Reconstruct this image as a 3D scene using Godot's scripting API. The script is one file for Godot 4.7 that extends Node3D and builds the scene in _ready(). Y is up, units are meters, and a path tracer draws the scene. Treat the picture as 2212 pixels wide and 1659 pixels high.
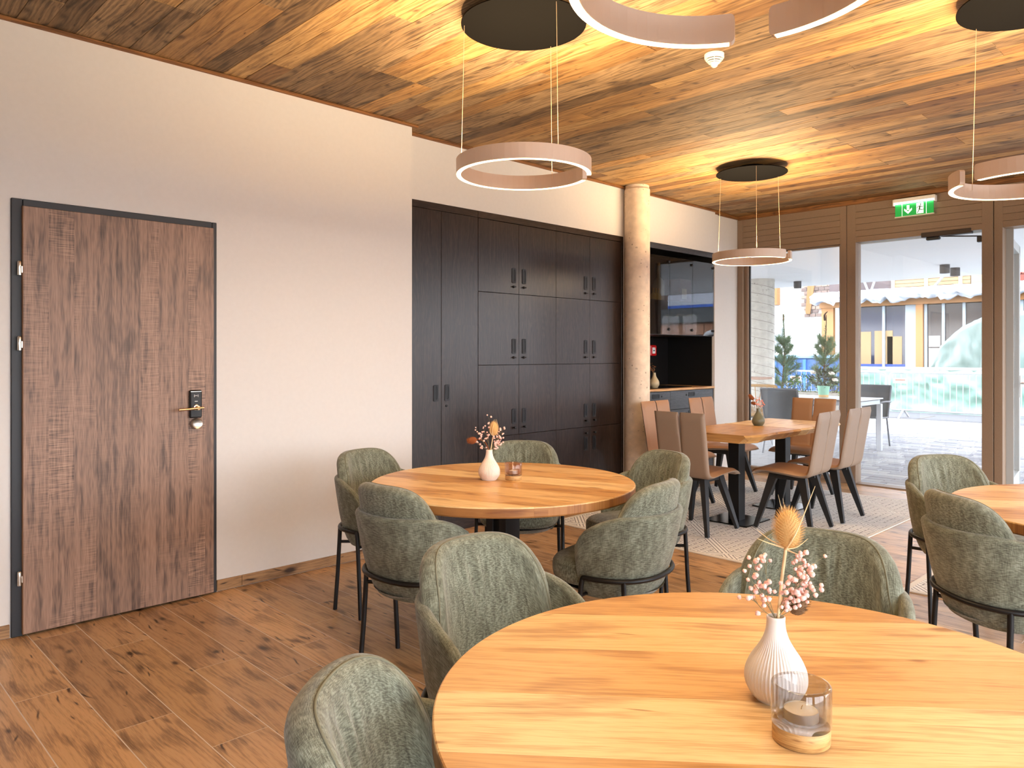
extends Node3D

# ---------------------------------------------------------------- helpers: nodes
var names := {}
var M := {}
var rng := RandomNumberGenerator.new()
var FWD := Vector3(-sin(deg_to_rad(45.517)), 0, -cos(deg_to_rad(45.517)))
var RGT := Vector3(cos(deg_to_rad(45.517)), 0, -sin(deg_to_rad(45.517)))
const TOP := 0.725          # height of the table tops
const WA := -4.13           # plain wall with the door
const WB := -4.28           # wall with the cupboards
const FZ := -7.82           # glazed front
const CEIL := 2.885

func numbered(n: String) -> String:
	if not names.has(n):
		names[n] = 0
		return n
	names[n] += 1
	return "%s_%03d" % [n, names[n]]

func tag(o: Node, label: String, category: String, group := "") -> void:
	o.set_meta("label", label)
	o.set_meta("category", category)
	if group:
		o.set_meta("group", group)

func base(called: String, at: Vector3, turn: float, label: String, category: String, group := "") -> Node3D:
	var o := Node3D.new()
	o.name = numbered(called)
	add_child(o)
	o.position = at
	o.rotation.y = turn
	tag(o, label, category, group)
	return o

func setting(called: String) -> Node3D:
	var o := Node3D.new()
	o.name = numbered(called)
	add_child(o)
	o.set_meta("kind", "structure")
	return o

func copy_of(o: Node3D, at: Vector3, turn: float, label: String, group := "") -> Node3D:
	var c: Node3D = o.duplicate()
	var plain := String(o.name)
	if plain.length() > 4 and plain[plain.length() - 4] == "_" and plain.right(3).is_valid_int():
		plain = plain.left(plain.length() - 4)
	c.name = numbered(plain)
	add_child(c)
	c.position = at
	c.rotation.y = turn
	c.set_meta("label", label)
	if group:
		c.set_meta("group", group)
	return c

func part(called: String, shape, m: Material, parent: Node, at := Vector3.ZERO, label := "") -> MeshInstance3D:
	var o := MeshInstance3D.new()
	o.name = called
	o.mesh = done(shape) if shape is SurfaceTool else shape
	o.material_override = m
	o.position = at
	parent.add_child(o, true)
	if label:
		o.set_meta("label", label)
	return o

func done(st: SurfaceTool) -> ArrayMesh:
	st.generate_normals()
	return st.commit()

# ---------------------------------------------------------------- helpers: shapes
var uv_grain := 0
var uv_scale := Vector2(1, 1)
var uv_off := Vector2.ZERO

func shape() -> SurfaceTool:
	var st := SurfaceTool.new()
	st.begin(Mesh.PRIMITIVE_TRIANGLES)
	return st

func grain(axis: int, scale := Vector2(1, 1), off := Vector2.ZERO) -> void:
	uv_grain = axis
	uv_scale = scale
	uv_off = off

func uv_of(p: Vector3, n: Vector3) -> Vector2:
	var a := n.abs().max_axis_index()
	var u: float
	var v: float
	if a == uv_grain:
		u = p[(a + 1) % 3] * 0.25
		v = p[(a + 2) % 3]
	else:
		u = p[uv_grain]
		v = p[3 - a - uv_grain]
	return Vector2(u * uv_scale.x + uv_off.x, v * uv_scale.y + uv_off.y)

func face(st: SurfaceTool, pts: Array, center: Vector3) -> void:
	var n: Vector3 = (pts[1] - pts[0]).cross(pts[2] - pts[0])
	var mid := Vector3.ZERO
	for p in pts:
		mid += p
	mid /= pts.size()
	var list := pts
	if n.dot(mid - center) > 0:
		list = pts.duplicate()
		list.reverse()
	st.set_smooth_group(-1)
	for i in range(1, list.size() - 1):
		for k in [0, i, i + 1]:
			st.set_uv(uv_of(list[k], n))
			st.add_vertex(list[k])

func box(st: SurfaceTool, c: Vector3, s: Vector3, bev := 0.0) -> void:
	var h := s * 0.5
	var b: float = min(bev, min(h.x, min(h.y, h.z)) * 0.95)
	for a in 3:
		var p := (a + 1) % 3
		var q := (a + 2) % 3
		for s1 in [-1, 1]:
			var f := []
			for k in [[-1, -1], [1, -1], [1, 1], [-1, 1]]:
				var v := Vector3.ZERO
				v[a] = s1 * h[a]
				v[p] = k[0] * (h[p] - b)
				v[q] = k[1] * (h[q] - b)
				f.append(c + v)
			face(st, f, c)
	if b <= 0.0:
		return
	for a in 3:
		var p := (a + 1) % 3
		var q := (a + 2) % 3
		for s1 in [-1, 1]:
			for s2 in [-1, 1]:
				var f := []
				for k in [[0, -1], [0, 1], [1, 1], [1, -1]]:
					var v := Vector3.ZERO
					v[p] = s1 * (h[p] - (b if k[0] == 1 else 0.0))
					v[q] = s2 * (h[q] - (0.0 if k[0] == 1 else b))
					v[a] = k[1] * (h[a] - b)
					f.append(c + v)
				face(st, f, c)
	for s1 in [-1, 1]:
		for s2 in [-1, 1]:
			for s3 in [-1, 1]:
				var f := []
				for k in 3:
					var v := Vector3(s1 * h.x, s2 * h.y, s3 * h.z)
					for j in 3:
						if j != k:
							v[j] -= sign(v[j]) * b
					f.append(c + v)
				face(st, f, c)

func bx(c: Vector3, s: Vector3, bev := 0.0) -> SurfaceTool:
	var st := shape()
	box(st, c, s, bev)
	return st

func lohi(lo: Vector3, hi: Vector3, bev := 0.0) -> SurfaceTool:
	return bx((lo + hi) * 0.5, (hi - lo).abs(), bev)

# a beam between two points with square section that may taper
func beam(st: SurfaceTool, a: Vector3, b: Vector3, wa: Vector2, wb: Vector2, side := Vector3.RIGHT) -> void:
	var d := (b - a).normalized()
	var x := (side - d * side.dot(d)).normalized()
	var z := d.cross(x)
	var ra := []
	var rb := []
	for k in [[-1, -1], [1, -1], [1, 1], [-1, 1]]:
		ra.append(a + x * wa.x * 0.5 * k[0] + z * wa.y * 0.5 * k[1])
		rb.append(b + x * wb.x * 0.5 * k[0] + z * wb.y * 0.5 * k[1])
	var c := (a + b) * 0.5
	face(st, ra, c)
	face(st, rb, c)
	for i in 4:
		var j := (i + 1) % 4
		face(st, [ra[i], ra[j], rb[j], rb[i]], c)

# rows of points; smooth; uv runs 0..1 times (su, sv)
func grid(st: SurfaceTool, rows: Array, flip := false, su := 1.0, sv := 1.0, group := 0) -> void:
	st.set_smooth_group(group)
	var nr := rows.size()
	var nc: int = rows[0].size()
	for r in nr - 1:
		for c in nc - 1:
			var q := [[r, c], [r, c + 1], [r + 1, c + 1], [r + 1, c]]
			var order := [0, 1, 2, 0, 2, 3] if not flip else [0, 2, 1, 0, 3, 2]
			for k in order:
				var i: int = q[k][0]
				var j: int = q[k][1]
				st.set_uv(Vector2(su * j / float(nc - 1) + uv_off.x, sv * i / float(nr - 1) + uv_off.y))
				st.add_vertex(rows[i][j])

func tube(st: SurfaceTool, pts: Array, r, seg := 8, closed := false) -> void:
	var n := pts.size()
	var rows := []
	var up := Vector3.UP
	var t0: Vector3 = (pts[1] - pts[0]).normalized()
	if absf(t0.dot(up)) > 0.9:
		up = Vector3.RIGHT
	var x := (up - t0 * up.dot(t0)).normalized()
	for i in n + (1 if closed else 0):
		var k := i % n
		var a: Vector3 = pts[(k - 1 + n) % n] if closed or k > 0 else pts[k]
		var b: Vector3 = pts[(k + 1) % n] if closed or k < n - 1 else pts[k]
		var t := (b - a).normalized()
		x = (x - t * x.dot(t)).normalized()
		var y := t.cross(x)
		var rr: float = r[k] if r is Array else r
		var ring := []
		for j in seg + 1:
			var an := TAU * j / seg
			ring.append(pts[k] + (x * cos(an) + y * sin(an)) * rr)
		rows.append(ring)
	grid(st, rows)
	if not closed:
		for e in [[0, rows[0]], [n - 1, rows[n - 1]]]:
			var c: Vector3 = pts[e[0]]
			var inside: Vector3 = pts[1] if e[0] == 0 else pts[n - 2]
			for j in seg:
				face(st, [c, e[1][j], e[1][j + 1]], inside)

func tb(pts: Array, r, seg := 8, closed := false) -> SurfaceTool:
	var st := shape()
	tube(st, pts, r, seg, closed)
	return st

func curve(pts: Array, n: int) -> Array:
	var out := []
	var m := pts.size()
	for i in n + 1:
		var t := float(i) / n * (m - 1)
		var k: int = min(int(t), m - 2)
		var f := t - k
		var p0: Vector3 = pts[max(k - 1, 0)]
		var p3: Vector3 = pts[min(k + 2, m - 1)]
		out.append((pts[k] as Vector3).cubic_interpolate(pts[k + 1], p0, p3, f))
	return out

# profile of Vector2(radius, height) from bottom to top; a repeated point makes a sharp edge
func lathe(st: SurfaceTool, prof: Array, seg := 32, c := Vector3.ZERO, ribs := 0, depth := 0.0, lo := 0.0, hi := 0.0) -> void:
	var group := 0
	var run := []
	var flush := func(run_: Array, g: int) -> void:
		if run_.size() < 2:
			return
		var rows := []
		for p in run_:
			var ring := []
			for j in seg + 1:
				var an: float = TAU * j / seg
				var rr: float = p.x
				if ribs > 0 and p.y > lo and p.y < hi:
					var fade: float = smoothstep(lo, lo + 0.012, p.y) * (1.0 - smoothstep(hi - 0.03, hi, p.y))
					rr -= depth * fade * pow(absf(sin(an * ribs * 0.5)), 0.6) - depth * fade
					rr -= depth * fade
				ring.append(c + Vector3(cos(an) * rr, p.y, sin(an) * rr))
			rows.append(ring)
		grid(st, rows, false, 1.0, 1.0, g)
	for i in prof.size():
		if i > 0 and prof[i].is_equal_approx(prof[i - 1]):
			flush.call(run, group)
			group += 1
			run = [prof[i]]
		else:
			run.append(prof[i])
	flush.call(run, group)

func lt(prof: Array, seg := 32, c := Vector3.ZERO) -> SurfaceTool:
	var st := shape()
	lathe(st, prof, seg, c)
	return st

# plate: polygon in x,z between two heights with a small chamfer at the top
func plate(st: SurfaceTool, poly: Array, y0: float, y1: float, bev := 0.0) -> void:
	var cen := Vector2.ZERO
	for p in poly:
		cen += p
	cen /= poly.size()
	var c3 := Vector3(cen.x, (y0 + y1) * 0.5, cen.y)
	var top := []
	var mid := []
	var bot := []
	for p in poly:
		var d: Vector2 = (cen - p).normalized() * bev
		top.append(Vector3(p.x + d.x, y1, p.y + d.y))
		mid.append(Vector3(p.x, y1 - bev, p.y))
		bot.append(Vector3(p.x, y0, p.y))
	face(st, top, c3)
	face(st, bot, c3)
	for i in poly.size():
		var j := (i + 1) % poly.size()
		face(st, [bot[i], bot[j], mid[j], mid[i]], c3)
		if bev > 0.0:
			face(st, [mid[i], mid[j], top[j], top[i]], c3)

func blob(st: SurfaceTool, c: Vector3, r: Vector3, nu := 10, nv := 6) -> void:
	var rows := []
	for i in nv + 1:
		var a := PI * i / nv
		var ring := []
		for j in nu + 1:
			var b := TAU * j / nu
			ring.append(c + Vector3(r.x * sin(a) * cos(b), -r.y * cos(a), r.z * sin(a) * sin(b)))
		rows.append(ring)
	grid(st, rows)

func text(called: String, words: String, size: float, m: Material, parent: Node, xf: Transform3D) -> void:
	var t := TextMesh.new()
	var f := SystemFont.new()
	f.font_names = PackedStringArray(["Droid Sans"])
	t.font = f
	t.text = words
	t.font_size = 64
	t.pixel_size = size / 64.0
	t.depth = 0.001
	var o := MeshInstance3D.new()
	o.name = called
	o.mesh = t
	o.material_override = m
	o.transform = xf
	parent.add_child(o, true)

# ---------------------------------------------------------------- helpers: materials
func mat(c: Color, rough := 0.6, tex: Texture2D = null, metal := 0.0) -> StandardMaterial3D:
	var m := StandardMaterial3D.new()
	m.albedo_color = c
	m.roughness = rough
	m.metallic = metal
	if tex:
		m.albedo_texture = tex
	return m

func tri_planar(m: StandardMaterial3D, s: Vector3, world := true) -> StandardMaterial3D:
	m.uv1_triplanar = true
	m.uv1_world_triplanar = world
	m.uv1_scale = s
	return m

func glow(c: Color, e: float) -> StandardMaterial3D:
	var m := mat(c, 0.5)
	m.emission_enabled = true
	m.emission = c
	m.emission_energy_multiplier = e
	return m

func noise(sd: int, freq := 1.0, oct := 1) -> FastNoiseLite:
	var n := FastNoiseLite.new()
	n.seed = sd
	n.frequency = freq
	n.noise_type = FastNoiseLite.TYPE_SIMPLEX
	n.fractal_type = FastNoiseLite.FRACTAL_FBM if oct > 1 else FastNoiseLite.FRACTAL_NONE
	n.fractal_octaves = oct
	return n

func picture(w: int, h: int, f: Callable) -> ImageTexture:
	var b := PackedByteArray()
	b.resize(w * h * 3)
	var i := 0
	for y in h:
		for x in w:
			var c: Color = f.call(x, y)
			b[i] = clampi(int(c.r * 255.0), 0, 255)
			b[i + 1] = clampi(int(c.g * 255.0), 0, 255)
			b[i + 2] = clampi(int(c.b * 255.0), 0, 255)
			i += 3
	return ImageTexture.create_from_image(Image.create_from_data(w, h, false, Image.FORMAT_RGB8, b))

# wood picture: grain along x; lx, ly metres covered; cracks are short dark checks along the grain, clouds broad darker figure
func wood(w: int, h: int, lx: float, ly: float, sd: int, dark: Color, mid: Color, light: Color, ring_freq: float, knots: int, fine: float, streak: float, marks := 0, cloud := 0.0, ring_amp := 0.16, mark_len := 0.03) -> ImageTexture:
	var n1 := noise(sd, 1.0, 2)
	var n2 := noise(sd + 1, 1.0, 2)
	var n3 := noise(sd + 2, 1.0, 1)
	var r := RandomNumberGenerator.new()
	r.seed = sd
	var bend := PackedFloat32Array()
	bend.resize(w * h)
	var knot := PackedFloat32Array()
	knot.resize(w * h)
	for i in knots:
		var kx := r.randf() * lx
		var ky := r.randf() * ly
		var kr := r.randf_range(0.006, 0.014)
		var ks := r.randf_range(0.5, 1.0)
		for py in range(maxi(0, int((ky - 0.06) / ly * h)), mini(h, int((ky + 0.06) / ly * h))):
			for px in range(maxi(0, int((kx - 0.2) / lx * w)), mini(w, int((kx + 0.2) / lx * w))):
				var dx := (px * lx / w - kx) * 0.42
				var dy := py * ly / h - ky
				var d := sqrt(dx * dx + dy * dy) / kr
				var at := py * w + px
				knot[at] = maxf(knot[at], exp(-d * d * 1.1) * ks)
				bend[at] += exp(-d * 0.55) * 0.018 * signf(dy)
	for i in marks:
		var kx := r.randf() * lx
		var ky := r.randf() * ly
		var soft := r.randf() < 0.35
		var a := r.randf_range(0.3, 1.4) * mark_len * (1.4 if soft else 1.0)
		var q := r.randf_range(0.0016, 0.004) * (4.5 if soft else 1.0)
		var tilt := r.randf_range(-0.35, 0.35)
		var ks := r.randf_range(0.35, 0.6) if soft else r.randf_range(0.5, 1.0)
		for py in range(maxi(0, int((ky - q * 3.0 - a * 0.8) / ly * h)), mini(h, int((ky + q * 3.0 + a * 0.8) / ly * h))):
			for px in range(maxi(0, int((kx - a * 2.2) / lx * w)), mini(w, int((kx + a * 2.2) / lx * w))):
				var dx := px * lx / w - kx
				var dy := py * ly / h - ky - dx * tilt + 0.004 * n1.get_noise_2d(dx * 9.0 + i, 0.0)
				var at := py * w + px
				knot[at] = maxf(knot[at], exp(-dx * dx / (a * a) - dy * dy / (q * q)) * ks)
	var b := PackedByteArray()
	b.resize(w * h * 3)
	var i := 0
	for py in h:
		var y := py * ly / h
		for px in w:
			var x := px * lx / w
			var warp := n1.get_noise_2d(x * 1.1, y * 5.0) * 0.05 + bend[py * w + px]
			var v := 0.5 + ring_amp * sin(TAU * (y + warp) * ring_freq) + streak * n2.get_noise_2d(x * 1.6, (y + warp * 0.4) * 60.0) + fine * n3.get_noise_2d(x * 14.0, y * 420.0)
			if cloud > 0.0:
				v -= cloud * smoothstep(0.0, 0.70, n1.get_noise_2d(x * 2.2 + 5.0, y * 7.0 + 3.0))
			v -= knot[py * w + px] * 0.8
			var c := dark.lerp(mid, clampf(v * 2.0, 0.0, 1.0)) if v < 0.5 else mid.lerp(light, clampf(v * 2.0 - 1.0, 0.0, 1.0))
			b[i] = int(c.r * 255.0)
			b[i + 1] = int(c.g * 255.0)
			b[i + 2] = int(c.b * 255.0)
			i += 3
	return ImageTexture.create_from_image(Image.create_from_data(w, h, false, Image.FORMAT_RGB8, b))

# ---------------------------------------------------------------- start
func _ready() -> void:
	rng.seed = 7
	view_and_light()
	make_materials()
	room()
	front()
	outside_ground()
	cupboards()
	kitchen_niche()
	pendants()
	tables_and_chairs()
	leather_group()
	small_things()
	terrace_things()
	street()

func view_and_light() -> void:
	var cam := Camera3D.new()
	cam.name = "camera"
	cam.position = Vector3(0, 1.32, 0)
	cam.rotation.y = deg_to_rad(45.517)
	cam.projection = Camera3D.PROJECTION_FRUSTUM
	cam.near = 0.05
	cam.far = 200.0
	cam.size = 2.0 * 829.5 / 1621.8 * cam.near
	cam.frustum_offset = Vector2(0, -64.5 / 1621.8 * cam.near)
	add_child(cam)
	cam.current = true
	var sky_look := ProceduralSkyMaterial.new()
	sky_look.sky_top_color = Color(0.92, 0.95, 1.0)
	sky_look.sky_horizon_color = Color(0.97, 0.98, 1.0)
	sky_look.ground_horizon_color = Color(0.80, 0.80, 0.80)
	sky_look.ground_bottom_color = Color(0.45, 0.45, 0.45)
	sky_look.energy_multiplier = SKY
	var env := Environment.new()
	env.background_mode = Environment.BG_SKY
	env.sky = Sky.new()
	env.sky.sky_material = sky_look
	env.tonemap_mode = Environment.TONE_MAPPER_LINEAR
	env.tonemap_exposure = EXPOSURE
	env.sdfgi_enabled = true
	env.ssao_enabled = true
	env.ssil_enabled = true
	var we := WorldEnvironment.new()
	we.name = "world_environment"
	we.environment = env
	add_child(we)

const SKY := 12.0
const EXPOSURE := 1.3
const WARM := Color(1.0, 0.86, 0.66)
const LAMP_DOWN := 0.25
const LAMP_UP := 0.9

func make_materials() -> void:
	var t_aged := wood(896, 448, 2.6, 0.8, 11, Color(0.36, 0.26, 0.16), Color(0.66, 0.53, 0.36), Color(0.81, 0.68, 0.50), 24.0, 12, 0.11, 0.22, 60, 0.16, 0.09, 0.012)
	var t_grey := wood(896, 448, 2.6, 0.8, 23, Color(0.28, 0.22, 0.165), Color(0.56, 0.47, 0.365), Color(0.72, 0.62, 0.50), 30.0, 10, 0.12, 0.26, 70, 0.24, 0.09, 0.015)
	M.boards = []
	for c in [Color(1, 0.98, 0.91), Color(0.86, 0.81, 0.73), Color(1.0, 0.94, 0.82), Color(0.72, 0.65, 0.57)]:
		M.boards.append(mat(c, 0.62, t_aged))
	for c in [Color(1, 0.97, 0.90), Color(0.88, 0.84, 0.77), Color(0.76, 0.71, 0.63)]:
		M.boards.append(mat(c, 0.68, t_grey))
	M.board_trim = mat(Color(0.78, 0.64, 0.48), 0.6, t_aged)
	var t_floor := wood(896, 448, 2.6, 0.8, 41, Color(0.27, 0.19, 0.125), Color(0.80, 0.655, 0.49), Color(0.87, 0.735, 0.575), 10.0, 7, 0.07, 0.12, 80, 0.14, 0.03, 0.03)
	M.tiles = []
	for c in [Color(0.95, 0.93, 0.90), Color(0.88, 0.85, 0.82), Color(1.0, 0.97, 0.92), Color(0.91, 0.88, 0.82)]:
		M.tiles.append(mat(c, 0.38, t_floor))
	M.grout = mat(Color(0.86, 0.81, 0.76), 0.9)
	M.skirting = mat(Color(0.80, 0.76, 0.70), 0.45, t_floor)
	var t_oak := wood(896, 576, 1.4, 0.9, 57, Color(0.60, 0.44, 0.28), Color(0.875, 0.745, 0.545), Color(0.94, 0.83, 0.66), 17.0, 3, 0.10, 0.15, 8, 0.20, 0.035)
	M.oak = []
	for c in [Color(0.96, 0.92, 0.85), Color(0.86, 0.77, 0.65), Color(1, 1, 0.98), Color(0.92, 0.85, 0.75)]:
		M.oak.append(mat(c, 0.36, t_oak))
	M.oak_edge = mat(Color(0.72, 0.58, 0.43), 0.5, t_oak)
	M.wenge = mat(Color(0.80, 0.76, 0.74), 0.30, wood(512, 256, 2.6, 0.8, 71, Color(0.11, 0.085, 0.075), Color(0.19, 0.15, 0.135), Color(0.27, 0.215, 0.19), 50.0, 0, 0.30, 0.38))
	M.slate_wood = mat(Color(1.0, 1.02, 1.06), 0.36, wood(512, 256, 2.6, 0.8, 73, Color(0.15, 0.15, 0.16), Color(0.22, 0.225, 0.235), Color(0.28, 0.285, 0.30), 50.0, 0, 0.25, 0.3))
	M.door_face = mat(Color(1, 1, 1), 0.5, door_picture())
	M.wall = tri_planar(mat(Color(0.83, 0.815, 0.795), 0.9, plaster_picture()), Vector3(0.7, 0.7, 0.7))
	M.white = mat(Color(0.90, 0.90, 0.89), 0.7)
	M.black_metal = mat(Color(0.065, 0.07, 0.08), 0.42, null, 0.3)
	M.pull = mat(Color(0.12, 0.125, 0.14), 0.5, null, 0.3)
	M.black_wood = mat(Color(0.085, 0.09, 0.10), 0.5)
	M.black = mat(Color(0.03, 0.03, 0.035), 0.5)
	M.black_gloss = mat(Color(0.03, 0.03, 0.035), 0.12)
	M.frame_dark = mat(Color(0.14, 0.15, 0.165), 0.5)
	M.steel = mat(Color(0.80, 0.78, 0.74), 0.28, null, 1.0)
	M.brass = mat(Color(0.86, 0.68, 0.48), 0.25, null, 1.0)
	M.bronze = tri_planar(mat(Color(0.55, 0.46, 0.375), 0.5, speckle_picture(91, 0.06)), Vector3(1.2, 1.2, 1.2))
	M.concrete = tri_planar(mat(Color(0.88, 0.81, 0.73), 0.8, concrete_picture()), Vector3(0.9, 0.9, 0.9))
	M.concrete_grey = tri_planar(mat(Color(0.74, 0.73, 0.70), 0.85, concrete_picture()), Vector3(0.6, 0.6, 0.6))
	var f := mat(Color(1, 1, 1), 0.88, fabric_picture())
	f.rim_enabled = true
	f.rim = 0.5
	f.rim_tint = 0.6
	M.fabric = f
	M.piping = mat(Color(0.43, 0.43, 0.36), 0.9)
	M.leather_lamplit = mat(Color(0.62, 0.46, 0.33), 0.48, speckle_picture(92, 0.05))  # same taupe leather, with warm pendant light mixed into the front colour
	M.leather_taupe = mat(Color(0.58, 0.50, 0.43), 0.48, M.leather_lamplit.albedo_texture)
	M.leather_taupe.uv1_scale = Vector3(1.5, 1.5, 1)
	M.leather_lamplit.uv1_scale = Vector3(1.5, 1.5, 1)
	M.thread = mat(Color(0.42, 0.33, 0.25), 0.7)
	M.rug = mat(Color(1, 1, 1), 0.95, rug_picture())
	M.rug_edge = mat(Color(0.84, 0.82, 0.78), 0.95)
	M.ring = mat(Color(0.80, 0.73, 0.67), 0.45, null, 0.2)
	M.canopy = mat(Color(0.06, 0.056, 0.054), 0.7)
	M.canopy.metallic_specular = 0.1
	M.strip = glow(Color(1.0, 0.86, 0.68), 5.0)
	M.wire = mat(Color(0.85, 0.75, 0.62), 0.4)
	M.ceramic = mat(Color(0.90, 0.87, 0.84), 0.35)
	M.ceramic_blush = mat(Color(0.90, 0.82, 0.76), 0.4)
	M.ceramic_sage = mat(Color(0.42, 0.42, 0.33), 0.35)
	M.pane = mat(Color(0.90, 0.95, 0.95, 0.06), 0.0)
	M.pane.transparency = BaseMaterial3D.TRANSPARENCY_ALPHA
	M.smoked = mat(Color(0.05, 0.05, 0.055, 0.45), 0.0)
	M.smoked.transparency = BaseMaterial3D.TRANSPARENCY_ALPHA
	M.glass_smoke = mat(Color(0.13, 0.11, 0.10, 0.26), 0.0)
	M.glass_smoke.transparency = BaseMaterial3D.TRANSPARENCY_ALPHA
	M.glass_amber = mat(Color(0.45, 0.17, 0.08, 0.24), 0.0)
	M.glass_amber.transparency = BaseMaterial3D.TRANSPARENCY_ALPHA
	M.wax = mat(Color(0.96, 0.93, 0.88), 0.5)
	M.tin = mat(Color(0.86, 0.84, 0.80), 0.35, null, 0.7)
	M.pink = mat(Color(0.95, 0.78, 0.74), 0.8)
	M.pink_deep = mat(Color(0.86, 0.55, 0.48), 0.8)
	M.stem = mat(Color(0.50, 0.48, 0.36), 0.8)
	M.straw = mat(Color(0.82, 0.66, 0.42), 0.8)
	M.straw_pale = mat(Color(0.90, 0.80, 0.62), 0.8)
	M.rust = mat(Color(0.52, 0.28, 0.12), 0.9)
	M.brown_tuft = mat(Color(0.42, 0.31, 0.20), 0.95)
	M.red = mat(Color(0.78, 0.05, 0.05), 0.35)
	M.white_plastic = mat(Color(0.93, 0.92, 0.90), 0.4)
	M.sign_green = glow(Color(0.0, 0.50, 0.20), 0.9)
	M.sign_white = glow(Color(0.95, 0.97, 0.90), 1.2)

func solid_glass(c: Color) -> StandardMaterial3D:
	var m := mat(c, 0.0)
	m.refraction_enabled = true
	m.refraction_scale = 0.05
	return m

func plaster_picture() -> ImageTexture:
	var n := noise(5, 1.0, 3)
	return picture(256, 256, func(x: int, y: int) -> Color:
		var v := 0.994 + 0.006 * n.get_noise_2d(x * 0.12, y * 0.12)
		return Color(v, v, v))

func speckle_picture(sd: int, depth: float) -> ImageTexture:
	var n := noise(sd, 1.0, 2)
	return picture(256, 256, func(x: int, y: int) -> Color:
		var v := 1.0 - depth + depth * n.get_noise_2d(x * 0.5, y * 0.5)
		return Color(v, v, v))

func concrete_picture() -> ImageTexture:
	var n := noise(15, 1.0, 4)
	var r := RandomNumberGenerator.new()
	r.seed = 3
	var pits := []
	for i in 70:
		pits.append([r.randf() * 384.0, r.randf() * 384.0, r.randf_range(0.8, 2.6)])
	return picture(384, 384, func(x: int, y: int) -> Color:
		var v := 0.93 + 0.07 * n.get_noise_2d(x * 0.03, y * 0.03) + 0.03 * n.get_noise_2d(x * 0.5, y * 0.5)
		for p in pits:
			var dx: float = x - p[0]
			var dy: float = y - p[1]
			if absf(dx) < 4.0 and absf(dy) < 4.0 and dx * dx + dy * dy < p[2] * p[2]:
				v *= 0.62
		return Color(v, v * 0.99, v * 0.975))

func fabric_picture() -> ImageTexture:
	var slub := noise(31, 1.0, 2)
	var warp := noise(32, 1.0, 1)
	var big := noise(33, 1.0, 2)
	var a := Color(0.235, 0.24, 0.19)
	var b := Color(0.42, 0.435, 0.37)
	var c := Color(0.57, 0.60, 0.54)
	return picture(576, 576, func(x: int, y: int) -> Color:
		var v := 0.47 + 0.42 * slub.get_noise_2d(x * 0.34, y * 0.024) + 0.16 * warp.get_noise_2d(x * 0.03, y * 0.30) + 0.20 * big.get_noise_2d(x * 0.011, y * 0.013) + 0.14 * warp.get_noise_2d(x * 0.6 + 99.0, y * 0.6)
		return a.lerp(b, clampf(v * 2.0, 0.0, 1.0)) if v < 0.5 else b.lerp(c, clampf(v * 2.0 - 1.0, 0.0, 1.0)))

func door_picture() -> ImageTexture:
	# printed laminate: eight upright planks, u along the height
	var n1 := noise(61, 1.0, 3)
	var n2 := noise(62, 1.0, 2)
	var n3 := noise(63, 1.0, 1)
	var edges := [0.0, 0.115, 0.235, 0.345, 0.575, 0.675, 0.845, 0.945, 1.001]
	var tone := [0.02, -0.01, -0.02, -0.12, 0.05, -0.03, 0.02, -0.05]
	var sawn := [0.5, 1.0, 0.5, 0.1, 0.5, 0.2, 1.0, 0.6]
	var dark := Color(0.30, 0.24, 0.205)
	var mid := Color(0.545, 0.43, 0.36)
	var light := Color(0.68, 0.55, 0.465)
	return picture(896, 448, func(px: int, py: int) -> Color:
		var x := px / 896.0 * 2.0
		var y := py / 448.0
		var k := 0
		while y >= edges[k + 1]:
			k += 1
		var o := k * 13.7
		var v: float = 0.52 + tone[k]
		v += 0.24 * n1.get_noise_2d(x * 1.3 + o, y * 40.0 + o)
		v += 0.16 * n3.get_noise_2d(x * 12.0 + o, y * 330.0)
		v -= 0.20 * smoothstep(0.15, 0.70, n1.get_noise_2d(x * 2.4 + o * 2.0, y * 9.0 + 50.0 + o))
		v += sawn[k] * 0.42 * n2.get_noise_2d(x * 130.0 + o, y * 5.0 + o) * clampf(n1.get_noise_2d(x * 1.5 + o, 7.0 + y * 2.0) * 2.0 + 0.35, 0.0, 1.0)
		return dark.lerp(mid, clampf(v * 2.0, 0.0, 1.0)) if v < 0.5 else mid.lerp(light, clampf(v * 2.0 - 1.0, 0.0, 1.0)))

func rug_picture() -> ImageTexture:
	var n := noise(81, 1.0, 2)
	var light := Color(0.91, 0.90, 0.88)
	var dark := Color(0.36, 0.36, 0.37)
	return picture(512, 512, func(px: int, py: int) -> Color:
		var x := px / 512.0
		var y := py / 512.0
		var p := fposmod(x + y, 1.0)
		var q := fposmod(x - y, 1.0)
		var ink := 0.0
		var e := minf(minf(p, 1.0 - p), minf(q, 1.0 - q))
		if e < 0.105:
			ink = 1.0 if (e > 0.022 and e < 0.038) or (e > 0.075 and e < 0.090) else 0.0
		else:
			# honeycomb filling
			var hx := x * 11.0
			var hy := y * 19.0
			var a := absf(sin(PI * hx)) * 0.22
			var l1 := absf(fposmod(hy + a, 1.0) - 0.5)
			ink = 1.0 if l1 < 0.13 else 0.0
			if fposmod(hx, 1.0) < 0.14 and int(floor(hy + a)) % 2 == 0:
				ink = 1.0
		ink *= 0.80 + 0.25 * n.get_noise_2d(px * 0.6, py * 0.6)
		var c := light.lerp(dark, clampf(ink, 0.0, 1.0))
		return c * (1.0 + 0.06 * n.get_noise_2d(px * 0.9, py * 0.9)))

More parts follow.
